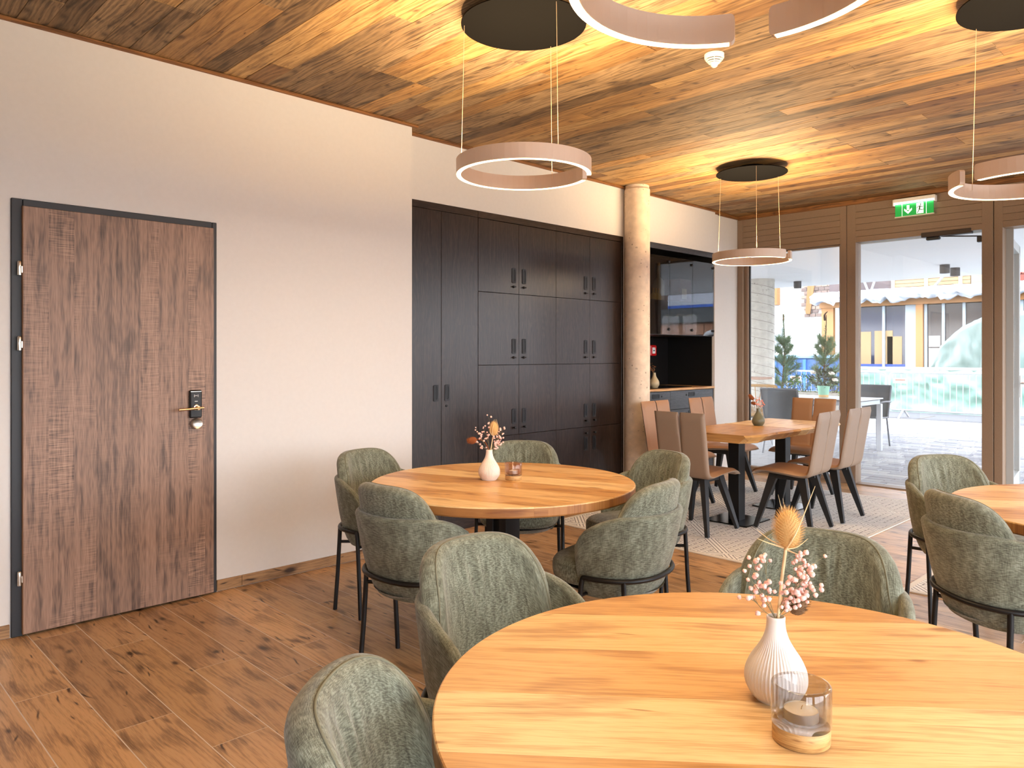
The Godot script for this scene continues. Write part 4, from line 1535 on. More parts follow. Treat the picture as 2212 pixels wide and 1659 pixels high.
func leather_group() -> void:
	# two square tables pushed together, live edges on the long sides
	for k in 2:
		var zc: float = [-5.425, -6.215][k]
		var t := base("pedestal_table", Vector3(-2.99, 0, zc), 0, "oak table with live edges and steel pedestal, nearer the lockers' round table" if k == 0 else "oak table with live edges and steel pedestal, nearer the glass front", "table", "two oak tables pushed together")
		var st := shape()
		var nz := 16
		var hz := 0.386
		var e := noise(120 + k, 1.0, 2)
		grain(2, Vector2(1 / 1.4, 1 / 0.9), Vector2(0.1 + 0.37 * k, 0.33 + 0.4 * k))
		var rows := []
		for i in nz + 1:
			var z := lerpf(-hz, hz, i / float(nz))
			var a := 0.335 + 0.014 * e.get_noise_2d(z * 3.0, 1.0)
			var b := 0.338 + 0.016 * e.get_noise_2d(z * 3.0, 9.0)
			if k == 0 and i > nz - 4:
				b -= 0.05 * pow((i - nz + 4) / 4.0, 2.0)
			var cut := 0.045 + 0.02 * e.get_noise_2d(z * 4.0, 20.0)
			rows.append([Vector3(-a + cut * 0.6, TOP - 0.062, z), Vector3(-a - 0.004, TOP - 0.016, z), Vector3(-a + 0.010, TOP, z), Vector3(b - 0.010, TOP, z), Vector3(b + 0.004, TOP - 0.014, z), Vector3(b - cut, TOP - 0.062, z), Vector3(-a + cut * 0.6, TOP - 0.062, z)])
		for i in nz:
			for j in 6:
				face(st, [rows[i][j], rows[i][j + 1], rows[i + 1][j + 1], rows[i + 1][j]], Vector3(0, TOP - 0.03, (rows[i][0].z + rows[i + 1][0].z) * 0.5))
		face(st, rows[0].slice(0, 6), Vector3(0, TOP - 0.03, 0))
		face(st, rows[nz].slice(0, 6), Vector3(0, TOP - 0.03, 0))
		part("tabletop", st, M.oak[1 + k * 2 - k], t)
		part("mount", lohi(Vector3(-0.22, TOP - 0.070, -0.2), Vector3(0.22, TOP - 0.0625, 0.2)), M.black_metal, t)
		part("pedestal", lohi(Vector3(-0.048, 0.012, -0.048), Vector3(0.048, TOP - 0.0705, 0.048), 0.004), M.black_metal, t)
		part("base_plate", lohi(Vector3(-0.187, 0.008, -0.19), Vector3(0.187, 0.018, 0.19), 0.002), mat(Color(0.06, 0.062, 0.07), 0.16, null, 0.5), t)
	var ch := make_leather_chair()
	var list := [
		[Vector3(-3.68, 0, -5.69), PI / 2, "taupe leather chair on the niche side of the tables, beside the concrete column"],
		[Vector3(-3.68, 0, -6.46), PI / 2, "taupe leather chair on the niche side of the tables, in front of the drawers"],
		[Vector3(-3.04, 0, -4.95), PI, "taupe leather chair at the table end facing the glass front"],
		[Vector3(-3.10, 0, -6.83), 0.0, "taupe leather chair at the table end with its back to the glass front"],
		[Vector3(-2.565, 0, -5.51), -PI / 2 + 0.06, "taupe leather chair on the open-room side of the tables, beside the near pedestal"],
		[Vector3(-2.56, 0, -6.09), -PI / 2, "taupe leather chair on the open-room side of the tables, closer to the glass doors"],
	]
	for i in list.size():
		var q: Array = list[i]
		var at: Vector3 = q[0] + Vector3(0, 0.013, 0)
		if i == 0:
			ch.position = at
			ch.rotation.y = q[1]
			ch.set_meta("label", q[2])
		else:
			copy_of(ch, at, q[1], q[2])
	# rugs
	rug(Vector2(-4.0, -7.25), Vector2(-2.05, -4.35), "pale flat rug with grey lattice pattern under the rectangular tables")
	rug(Vector2(-1.47, -6.6), Vector2(0.75, -4.495), "pale flat rug with lattice pattern reaching towards the open glass door")

func rug(a: Vector2, b: Vector2, label: String) -> void:
	var r := base("rug", Vector3.ZERO, 0, label, "rug")
	var s := 1.0 / 0.62
	grain(0, Vector2(s, s), Vector2(0.1, 0.2))
	var e := 0.035
	part("field", lohi(Vector3(a.x + e, 0.0005, a.y + e), Vector3(b.x - e, 0.0070, b.y - e)), M.rug, r)
	for q in [[a.x, a.y, b.x, a.y + e], [a.x, b.y - e, b.x, b.y], [a.x, a.y + e, a.x + e, b.y - e], [b.x - e, a.y + e, b.x, b.y - e]]:
		part("border", lohi(Vector3(q[0], 0.0005, q[1]), Vector3(q[2], 0.0072, q[3]), 0.001), M.rug_edge, r)

# ---------------------------------------------------------------- vases, candles, flowers, detector
func vase(at: Vector3, h: float, r: float, m: Material, ribbed: bool, label: String) -> void:
	var v := base("bud_vase", at, 0, label, "vase")
	var prof := []
	for q in [[0.0, 0.0], [0.62, 0.0], [0.66, 0.006], [0.82, 0.07], [0.97, 0.18], [1.0, 0.28], [0.95, 0.38], [0.80, 0.50], [0.60, 0.61], [0.43, 0.72], [0.33, 0.83], [0.295, 0.93], [0.30, 0.985], [0.285, 1.0], [0.25, 0.995], [0.235, 0.93], [0.20, 0.70], [0.0, 0.68]]:
		prof.append(Vector3(q[0] * r, q[1] * h, 0))
	var fine := []
	for p in curve(prof, 60):
		fine.append(Vector2(maxf(0.0, p.x), p.y))
	var st := shape()
	if ribbed:
		lathe(st, fine, 288, Vector3.ZERO, 48, r * 0.035, h * 0.02, h * 0.80)
	else:
		lathe(st, fine, 40)
	part("body", st, m, v)

func tealight(at: Vector3, r: float, label: String) -> void:
	var t := base("tealight", at, 0, label, "candle")
	part("cup", lt([Vector2(0, 0), Vector2(r, 0), Vector2(r, 0), Vector2(r, 0.015), Vector2(r, 0.015), Vector2(r - 0.0006, 0.0155), Vector2(r - 0.001, 0.0135)], 32), M.tin, t)
	part("wax", lt([Vector2(r - 0.0011, 0.002), Vector2(r - 0.0011, 0.0135), Vector2(r - 0.002, 0.0142), Vector2(0.003, 0.0138), Vector2(0, 0.0138)], 32), M.wax, t)
	part("wick", tb([Vector3(0, 0.012, 0), Vector3(0.001, 0.018, 0), Vector3(0.003, 0.021, 0.001)], 0.0007, 5), M.straw, t)

func candle_glass(at: Vector3, r: float, h: float, foot: float, m: Material, foot_m: Material, ribs: int, label: String) -> void:
	var g := base("candle_glass", at, 0, label, "candle holder")
	var w := r * 0.17
	var floor_y := foot + 0.007
	# cup with thick wall, its own bottom above the clear foot
	var st := shape()
	var prof := [Vector2(0, foot + 0.0005), Vector2(r - 0.001, foot + 0.0005), Vector2(r, foot + 0.002), Vector2(r, h - 0.003), Vector2(r - w * 0.3, h), Vector2(r - w * 0.7, h), Vector2(r - w, h - 0.003), Vector2(r - w, floor_y + 0.004), Vector2(r - w - 0.003, floor_y), Vector2(0, floor_y)]
	var rows := []
	for p in prof:
		var ring := []
		for j in 97:
			var a := TAU * j / 96.0
			var rr: float = p.x
			if ribs > 0 and p.x > r - w * 0.5 and p.x > 0.01:
				rr -= 0.0022 * (1.0 - absf(cos(a * ribs * 0.5)))
			ring.append(Vector3(cos(a) * rr, p.y, sin(a) * rr))
		rows.append(ring)
	grid(st, rows)
	part("cup", st, m, g)
	part("foot", lt([Vector2(0, 0.0004), Vector2(r * 0.93, 0.0004), Vector2(r * 0.96, 0.002), Vector2(r * 0.96, foot - 0.001), Vector2(r * 0.94, foot), Vector2(0, foot)], 48), foot_m, g)
	tealight(at + Vector3(0, floor_y + 0.0006, 0), minf(0.019, r - w - 0.004) * (1.35 if ribs == 0 else 1.1), "white tealight in the %s candle glass" % ("smoked" if ribs == 0 else "amber"))

func sprig(parent: Node, root: Vector3, tip: Vector3, count: int, spread: float, size: float, m: Material, blossom: Mesh) -> void:
	var bow := Vector3(rng.randf_range(-1, 1), 0, rng.randf_range(-1, 1)) * 0.008
	var main := curve([root, root.lerp(tip, 0.5) + bow, tip], 8)
	var st := shape()
	tube(st, main, 0.0006, 4)
	var ends := []
	for i in count:
		var k := rng.randi_range(3, 8)
		var s: Vector3 = main[k]
		var e: Vector3 = s + (tip - root).normalized() * rng.randf_range(0.004, 0.03) + Vector3(rng.randf_range(-1, 1), rng.randf_range(-0.6, 0.8), rng.randf_range(-1, 1)) * spread
		tube(st, [s, s.lerp(e, 0.5) + Vector3(0, 0.002, 0), e], 0.00035, 3)
		ends.append(e)
	part("twig", st, M.stem, parent)
	for e in ends:
		var b := part("blossom", blossom, m, parent, e)
		var q := size * rng.randf_range(0.75, 1.25)
		b.scale = Vector3(q, q, q)
		b.rotation = Vector3(rng.randf() * TAU, rng.randf() * TAU, 0)

func blossom_mesh() -> Mesh:
	var st := shape()
	var n := noise(201, 1.0, 2)
	var rows := []
	for i in 7:
		var a := PI * i / 6.0
		var ring := []
		for j in 11:
			var b := TAU * (j % 10) / 10.0
			var d := Vector3(sin(a) * cos(b), -cos(a), sin(a) * sin(b))
			ring.append(d * (1.0 + 0.35 * n.get_noise_3d(d.x * 2.0, d.y * 2.0, d.z * 2.0)))
		rows.append(ring)
	grid(st, rows)
	return done(st)

func teasel(parent: Node, c: Vector3, h: float, r: float, m: Material) -> void:
	# egg-shaped bristly head
	var core := shape()
	blob(core, c, Vector3(r * 0.82, h * 0.5, r * 0.82), 14, 10)
	var hd := part("teasel_head", core, m, parent)
	var sp := shape()
	var i := 0
	while i < 420:
		var y := 1.0 - 2.0 * (i + 0.5) / 420.0
		var a := i * 2.39996
		var q := sqrt(1.0 - y * y)
		var d := Vector3(q * cos(a), y, q * sin(a))
		var p := c + Vector3(d.x * r * 0.80, d.y * h * 0.49, d.z * r * 0.80)
		var e := p + Vector3(d.x, d.y * 0.5 + 0.55, d.z).normalized() * r * 0.42
		beam(sp, p, e, Vector2(0.0008, 0.0008), Vector2(0.0001, 0.0001), d.cross(Vector3.UP) + Vector3(0.01, 0, 0))
		i += 1
	part("bristles", sp, m, hd)

func bract(parent: Node, a: Vector3, mid: Vector3, b: Vector3, r := 0.0018) -> void:
	var pts := curve([a, mid, b], 10)
	var rad := []
	for i in 11:
		rad.append(r * (1.0 - 0.085 * i))
	part("bract", tb(pts, rad, 6), M.straw_pale, parent)

func tuft(parent: Node, c: Vector3, axis: Vector3, l: float, r: float, m: Material) -> void:
	var st := shape()
	var d := axis.normalized()
	var x := d.cross(Vector3(0.3, 0.9, 0.2)).normalized()
	var z := d.cross(x)
	var rows := []
	for i in 9:
		var t := i / 8.0
		var ring := []
		for j in 13:
			var a := TAU * (j % 12) / 12.0
			var rr := r * sqrt(maxf(0.0, 1.0 - pow(2.0 * t - 1.0, 2.0))) * (1.0 - 0.25 * t)
			ring.append(c + d * (t - 0.5) * l + (x * cos(a) + z * sin(a)) * rr)
		rows.append(ring)
	grid(st, rows)
	for i in 260:
		var t := rng.randf_range(0.03, 0.97)
		var a := rng.randf() * TAU
		var rr := r * sqrt(maxf(0.0, 1.0 - pow(2.0 * t - 1.0, 2.0))) * (1.0 - 0.25 * t)
		var o := x * cos(a) + z * sin(a)
		var p := c + d * (t - 0.5) * l + o * rr * 0.95
		beam(st, p, p + (o * 0.8 + d * 0.8).normalized() * r * 0.42, Vector2(0.0007, 0.0007), Vector2(0.0001, 0.0001), x)
	part("tuft", st, m, parent)

func small_things() -> void:
	var bl := blossom_mesh()
	# --- near table: white ribbed vase, tall bouquet, smoked glass
	var v := Vector3(-0.607, TOP, -1.236)
	vase(v, 0.142, 0.0525, M.ceramic, true, "white ribbed bottle vase beside the smoked candle glass")
	var b := base("dried_bouquet", v, 0, "dried bouquet with a teasel and pink blossoms in the white vase", "flowers")
	var mouth := Vector3(0, 0.136, 0)
	# directions in the picture plane of the table: RGT to one side, UP, FWD away
	var P := func(x: float, y: float, z := 0.0) -> Vector3:
		return RGT * x + Vector3(0, y, 0) + FWD * z
	var stalk := curve([Vector3(0, 0.10, 0), P.call(0.010, 0.20), P.call(0.016, 0.248), P.call(0.017, 0.262)], 10)
	part("stalk", tb(stalk, 0.0028, 7), M.straw_pale, b)
	teasel(b, P.call(0.021, 0.292), 0.066, 0.025, M.straw)
	bract(b, P.call(0.016, 0.258, -0.004), P.call(0.026, 0.30, -0.032), P.call(0.056, 0.372, -0.03), 0.0022)
	bract(b, P.call(0.014, 0.260), P.call(-0.012, 0.268), P.call(-0.032, 0.276))
	bract(b, P.call(0.014, 0.262), P.call(-0.008, 0.272, 0.01), P.call(-0.030, 0.290, 0.01), 0.0016)
	bract(b, P.call(0.020, 0.258), P.call(0.038, 0.262), P.call(0.056, 0.276))
	bract(b, P.call(0.020, 0.256), P.call(0.032, 0.252, -0.01), P.call(0.044, 0.250, -0.012))
	bract(b, P.call(0.012, 0.318, 0.0), P.call(0.008, 0.335), P.call(0.004, 0.352), 0.0010)
	bract(b, P.call(0.016, 0.318, 0.0), P.call(0.014, 0.335), P.call(0.012, 0.346), 0.0008)
	for t in [[-0.030, 0.222, 0.01, 13], [-0.044, 0.205, -0.01, 9], [-0.038, 0.170, 0.0, 7], [-0.012, 0.232, 0.012, 8], [0.034, 0.232, -0.01, 15], [0.060, 0.226, 0.0, 14], [0.046, 0.205, 0.012, 14], [0.030, 0.190, -0.012, 14], [0.056, 0.178, 0.0, 9], [0.020, 0.170, -0.01, 8], [0.036, 0.155, 0.01, 6]]:
		sprig(b, mouth, P.call(t[0], t[1], t[2]), int(t[3] * 1.3), 0.015, 0.0040, M.pink, bl)
	tuft(b, P.call(0.045, 0.158, 0.014), P.call(0.6, 0.6, 0.3), 0.044, 0.016, M.brown_tuft)
	part("stalk", tb(curve([mouth, P.call(0.014, 0.150, 0.004), P.call(0.032, 0.148, 0.012)], 6), 0.0014, 5), M.straw, b)
	candle_glass(Vector3(-0.514, TOP, -1.130), 0.0445, 0.088, 0.026, M.glass_smoke, mat(Color(0.93, 0.86, 0.74), 0.5, M.oak[2].albedo_texture), 0, "smoked glass candle holder on a pale wooden foot beside the white vase")
	# --- middle table: blush vase, amber glass
	v = Vector3(-2.616, TOP, -2.418)
	vase(v, 0.142, 0.0520, M.ceramic_blush, true, "blush ribbed bottle vase beside the amber candle glass")
	b = base("dried_bouquet", v, 0, "dried bouquet with teasel and rust tuft in the blush vase", "flowers")
	part("stalk", tb(curve([Vector3(0, 0.10, 0), P.call(0.012, 0.17), P.call(0.018, 0.206)], 8), 0.0028, 7), M.straw_pale, b)
	teasel(b, P.call(0.022, 0.240), 0.064, 0.022, M.straw)
	for q in [[0.004, -0.02], [0.042, -0.006], [0.016, -0.024], [0.030, 0.02]]:
		bract(b, P.call(0.020, 0.204, q[1] * 0.3), P.call(q[0], 0.236, q[1]), P.call(0.028 + (q[0] - 0.02) * 0.3, 0.286, q[1] * 0.3))
	for t in [[-0.050, 0.220, 0.0, 14], [-0.026, 0.232, 0.01, 9], [0.000, 0.285, 0.0, 8], [-0.058, 0.170, 0.0, 10], [0.030, 0.195, -0.01, 14], [0.050, 0.200, 0.0, 12], [0.048, 0.170, 0.01, 12], [0.052, 0.225, 0.0, 8], [0.030, 0.160, 0.0, 10]]:
		sprig(b, mouth, P.call(t[0], t[1], t[2]), t[3], 0.013, 0.0040, M.pink, bl)
	tuft(b, P.call(-0.082, 0.186), P.call(-1.0, -0.15), 0.050, 0.017, M.rust)
	part("stalk", tb(curve([mouth, P.call(-0.022, 0.180), P.call(-0.058, 0.192)], 8), 0.0022, 6), M.rust, b)
	candle_glass(Vector3(-2.536, TOP, -2.500), 0.041, 0.080, 0.021, M.glass_amber, mat(Color(0.86, 0.80, 0.70), 0.5, M.oak[2].albedo_texture), 14, "amber ribbed candle glass on a pale base beside the blush vase")
	# --- rectangular table: sage vase
	v = Vector3(-3.03, TOP, -5.857)
	vase(v, 0.142, 0.052, M.ceramic_sage, false, "smooth sage green bottle vase on the rectangular oak tables")
	b = base("dried_bouquet", v, 0, "rust coloured dried bouquet in the sage green vase", "flowers")
	tuft(b, P.call(-0.060, 0.235), P.call(-0.7, 0.8), 0.062, 0.018, M.rust)
	tuft(b, P.call(-0.040, 0.185), P.call(-0.8, 0.3), 0.044, 0.015, M.rust)
	part("stalk", tb(curve([mouth, P.call(-0.02, 0.18), P.call(-0.045, 0.215)], 8), 0.0018, 5), M.rust, b)
	part("stalk", tb(curve([mouth, P.call(-0.012, 0.165), P.call(-0.026, 0.180)], 8), 0.0018, 5), M.rust, b)
	for t in [[-0.020, 0.205, 0.0, 12], [0.004, 0.205, 0.0, 12], [0.020, 0.185, 0.0, 12], [0.030, 0.165, 0.0, 10]]:
		sprig(b, mouth, P.call(t[0], t[1], t[2]), t[3], 0.016, 0.0045, M.pink_deep, bl)
	# --- niche: cream vase
	v = Vector3(-4.46, 0.9805, -6.42)
	vase(v, 0.150, 0.052, mat(Color(0.70, 0.63, 0.50), 0.4), false, "cream bottle vase standing on the black cooking plate")
	b = base("dried_bouquet", v, 0, "dark dried bouquet in the cream vase of the niche", "flowers")
	tuft(b, P.call(-0.075, 0.245), P.call(-0.6, 0.9), 0.06, 0.016, mat(Color(0.17, 0.11, 0.06), 0.9))
	part("stalk", tb(curve([mouth, P.call(-0.03, 0.19), P.call(-0.062, 0.225)], 8), 0.0018, 5), M.rust, b)
	for t in [[-0.020, 0.215, 0.0, 9], [0.004, 0.205, 0.0, 9], [-0.035, 0.180, 0.0, 8]]:
		sprig(b, mouth, P.call(t[0], t[1], t[2]), t[3], 0.016, 0.0040, M.rust, bl)
	# --- smoke detector on the ceiling
	var s := base("smoke_detector", Vector3(-2.052, 0, -3.492), 0, "white domed smoke detector on the plank ceiling", "smoke detector")
	var y := CEIL - 0.0035
	part("base", lt([Vector2(0, y), Vector2(0.050, y), Vector2(0.050, y), Vector2(0.050, y - 0.018), Vector2(0.046, y - 0.020)], 32), M.white_plastic, s)
	part("chamber", lt([Vector2(0.038, y - 0.018), Vector2(0.026, y - 0.046)], 32), M.black, s)
	for q in [[0.050, 0.020, 0.046, 0.026], [0.044, 0.030, 0.039, 0.035], [0.036, 0.039, 0.031, 0.044]]:
		part("ring", lt([Vector2(q[0] - 0.004, y - q[1]), Vector2(q[0], y - q[1]), Vector2(q[0], y - q[1]), Vector2(q[2], y - q[3]), Vector2(q[2], y - q[3]), Vector2(q[2] - 0.004, y - q[3])], 32), M.white_plastic, s)
	part("dome", lt([Vector2(0.028, y - 0.046), Vector2(0.018, y - 0.056), Vector2(0.016, y - 0.062), Vector2(0.009, y - 0.068), Vector2(0, y - 0.069)], 28), M.white_plastic, s)
	for i in 6:
		var a := TAU * i / 6.0
		var d := Vector3(cos(a), 0, sin(a))
		part("rib", tb([d * 0.047 + Vector3(0, y - 0.019, 0), d * 0.028 + Vector3(0, y - 0.047, 0)], 0.0022, 5), M.white_plastic, s)

# ---------------------------------------------------------------- terrace
func terrace_things() -> void:
	var c := base("concrete_column", Vector3(-6.93, 0, -13.5), 0, "thick grey concrete column with spiral seams on the terrace", "column")
	part("shaft", lt([Vector2(0.25, -0.02), Vector2(0.25, 2.75)], 48), M.concrete_grey, c)
	for k in 2:
		var pts := []
		for i in 260:
			var a := TAU * i / 32.0
			var y := 0.05 + 0.335 * i / 32.0 + 0.17 * k
			if y < 2.73:
				pts.append(Vector3(cos(a) * 0.2495, y, sin(a) * 0.2495))
		part("spiral_seam", tb(pts, 0.0042, 4), mat(Color(0.42, 0.39, 0.35), 0.9), c)
	var spots := [[Vector3(-3.72, 0, -13.36), "dark cylinder spotlight under the terrace roof, beside its twin"], [Vector3(-3.73, 0, -13.95), "dark cylinder spotlight under the terrace roof, beside its twin"], [Vector3(-6.60, 0, -14.35), "dark cylinder spotlight under the terrace roof next to the grey column"]]
	for s in spots:
		var l := base("spotlight", s[0], 0, s[1], "spotlight", "cylinder spotlights under the terrace roof")
		part("housing", lt([Vector2(0.055, 2.625), Vector2(0.070, 2.615), Vector2(0.072, 2.615), Vector2(0.072, 2.615), Vector2(0.072, 2.749), Vector2(0.072, 2.749), Vector2(0, 2.749)], 28), mat(Color(0.22, 0.22, 0.23), 0.5), l)
		part("lens", lt([Vector2(0.055, 2.625), Vector2(0.040, 2.66), Vector2(0, 2.665)], 24), M.black, l)
	# planter with pines and shrubs
	var p := base("planter", Vector3(-6.62, 0, -15.02), 0, "long concrete planter holding two young pines", "planter")
	var box_s := shape()
	for q in [[Vector3(0, 0.275, 0.25), Vector3(1.96, 0.57, 0.06)], [Vector3(0, 0.275, -0.25), Vector3(1.96, 0.57, 0.06)], [Vector3(-0.95, 0.275, 0), Vector3(0.06, 0.57, 0.44)], [Vector3(0.95, 0.275, 0), Vector3(0.06, 0.57, 0.44)]]:
		box(box_s, q[0], q[1], 0.006)
	part("box", box_s, M.concrete_grey, p)
	part("soil", lohi(Vector3(-0.92, 0.0, -0.22), Vector3(0.92, 0.49, 0.22)), mat(Color(0.20, 0.15, 0.11), 0.95), p)
	pine(Vector3(-7.20, 0.485, -15.0), 1.62, 5, "young pine with a green upright tip, planted beside the grey column", true)
	pine(Vector3(-6.33, 0.485, -15.0), 1.62, 9, "young pine with a bare dark tip in the planter", false)
	shrub(Vector3(-6.74, 0.485, -14.93), 0.30, 0.42, Color(0.25, 0.45, 0.16), 31, "low leafy green shrub between the two pines", "shrub", 240, 0.05)
	shrub(Vector3(-6.98, 0.485, -14.90), 0.22, 0.34, Color(0.36, 0.42, 0.20), 32, "low olive shrub at the foot of the pine beside the column", "shrub", 160, 0.045)
	shrub(Vector3(-6.10, 0.485, -14.90), 0.20, 0.30, Color(0.42, 0.50, 0.22), 34, "low yellowish shrub at the foot of the bare-tipped pine", "shrub", 160, 0.045)
	var pot := base("plant_pot", Vector3(-5.05, -0.015, -13.1), 0, "dark floor pot with a bright green leafy plant", "potted plant")
	part("pot", lt([Vector2(0, 0), Vector2(0.16, 0), Vector2(0.20, 0.62), Vector2(0.20, 0.62), Vector2(0.18, 0.62), Vector2(0.17, 0.56), Vector2(0, 0.56)], 24), M.frame_dark, pot)
	part("foliage", leaves(Vector3(0, 0.64, 0), Vector3(0.20, 0.14, 0.20), 260, 0.065, 35), mat(Color(0.50, 0.66, 0.22), 0.7), pot)
	# table with two sling chairs
	var alu := mat(Color(0.74, 0.75, 0.77), 0.35, null, 0.3)
	var t := base("terrace_table", Vector3(-4.38, -0.002, -10.45), 0, "pale metal terrace table with a thin dark-edged top", "table")
	part("top", lohi(Vector3(-0.60, 0.708, -0.40), Vector3(0.60, 0.722, 0.40), 0.002), mat(Color(0.82, 0.83, 0.85), 0.3), t)
	part("edge", lohi(Vector3(-0.602, 0.700, -0.402), Vector3(0.602, 0.708, 0.402)), M.frame_dark, t)
	part("apron", lohi(Vector3(-0.57, 0.64, -0.37), Vector3(0.57, 0.699, 0.37), 0.003), alu, t)
	for sx in [-1, 1]:
		for sz in [-1, 1]:
			part("leg", lohi(Vector3(sx * 0.565 - 0.03, 0, sz * 0.365 - 0.03), Vector3(sx * 0.565 + 0.03, 0.64, sz * 0.365 + 0.03), 0.003), alu, t)
	sling_chair(Vector3(-4.57, -0.002, -9.72), PI, "grey mesh terrace chair with its back to the glass front")
	sling_chair(Vector3(-4.14, -0.002, -11.14), 0.0, "grey mesh terrace chair on the street side of the terrace table")
	rope_chair(Vector3(-5.50, -0.002, -10.55), 0.35)
	var fp := base("flower_pot", Vector3(-4.42, 0.721, -10.42), 0, "mint green pot with white flowers on the terrace table", "potted plant")
	part("pot", lt([Vector2(0, 0), Vector2(0.062, 0), Vector2(0.062, 0), Vector2(0.062, 0.025), Vector2(0.064, 0.03), Vector2(0.085, 0.16), Vector2(0.085, 0.16), Vector2(0.078, 0.16), Vector2(0.072, 0.13), Vector2(0, 0.13)], 28), mat(Color(0.55, 0.78, 0.68), 0.4), fp)
	part("band", lt([Vector2(0.0635, 0.002), Vector2(0.0675, 0.035)], 28), mat(Color(0.80, 0.66, 0.44), 0.6), fp)
	part("foliage", leaves(Vector3(0, 0.26, 0), Vector3(0.15, 0.14, 0.15), 200, 0.06, 36), mat(Color(0.12, 0.20, 0.11), 0.6), fp)
	for q in [Vector3(-0.10, 0.34, 0.10), Vector3(0.14, 0.33, 0.06), Vector3(0.17, 0.24, 0.02)]:
		var fl := shape()
		for i in 7:
			var a := TAU * i / 7.0
			blob(fl, q + Vector3(cos(a) * 0.022, 0.012 * (i % 2), sin(a) * 0.022), Vector3(0.022, 0.016, 0.022), 7, 5)
		blob(fl, q + Vector3(0, 0.014, 0), Vector3(0.018, 0.016, 0.018), 7, 5)
		part("flower", fl, mat(Color(0.95, 0.93, 0.88), 0.7), fp)
	var bt := base("high_table", Vector3(-6.22, -0.002, -11.75), 0, "narrow wooden high table in front of the grey column", "table")
	part("top", lohi(Vector3(-0.45, 0.90, -0.22), Vector3(0.28, 0.94, 0.22), 0.004), mat(Color(0.60, 0.46, 0.38), 0.5), bt)
	part("post", lohi(Vector3(-0.35, 0.012, -0.03), Vector3(-0.29, 0.90, 0.03)), M.black_metal, bt)
	part("foot", lohi(Vector3(-0.52, 0.0, -0.2), Vector3(-0.12, 0.012, 0.2)), M.black_metal, bt)
	var gp := base("small_pot", Vector3(-6.50, 0.938, -11.70), 0, "small mint pot on the wooden high table", "pot")
	part("body", lt([Vector2(0, 0), Vector2(0.05, 0), Vector2(0.06, 0.13), Vector2(0.06, 0.13), Vector2(0.052, 0.13), Vector2(0, 0.11)], 20), mat(Color(0.55, 0.74, 0.62), 0.5), gp)

func leaves(c: Vector3, r: Vector3, n: int, size: float, sd: int) -> SurfaceTool:
	var g := RandomNumberGenerator.new()
	g.seed = sd
	var st := shape()
	for i in n:
		var d := Vector3(g.randfn(), g.randfn(), g.randfn()).normalized()
		var p := c + Vector3(d.x * r.x, d.y * r.y, d.z * r.z) * pow(g.randf(), 0.4)
		var dir := (d + Vector3(g.randf_range(-0.7, 0.7), g.randf_range(-0.2, 0.9), g.randf_range(-0.7, 0.7))).normalized()
		var side := dir.cross(Vector3(g.randf_range(-1, 1), 1, g.randf_range(-1, 1))).normalized() * size * 0.26
		var up := dir.cross(side).normalized() * size * 0.08
		var l := size * g.randf_range(0.7, 1.3)
		var mid := p + dir * l * 0.5 + up
		face(st, [p, mid + side, p + dir * l, mid - side], p - up * 20.0)
	return st

func shrub(at: Vector3, r: float, h: float, col: Color, sd: int, label: String, category: String, n: int, size: float) -> void:
	var s := base("shrub", at, 0, label, category)
	part("foliage", leaves(Vector3(0, h * 0.5, 0), Vector3(r, h * 0.5, r), n, size, sd), mat(col, 0.7), s)
	var st := shape()
	for i in 5:
		var a := TAU * i / 5.0
		tube(st, [Vector3.ZERO, Vector3(cos(a) * r * 0.4, h * 0.6, sin(a) * r * 0.4)], 0.006, 5)
	part("stems", st, mat(Color(0.28, 0.20, 0.13), 0.9), s)

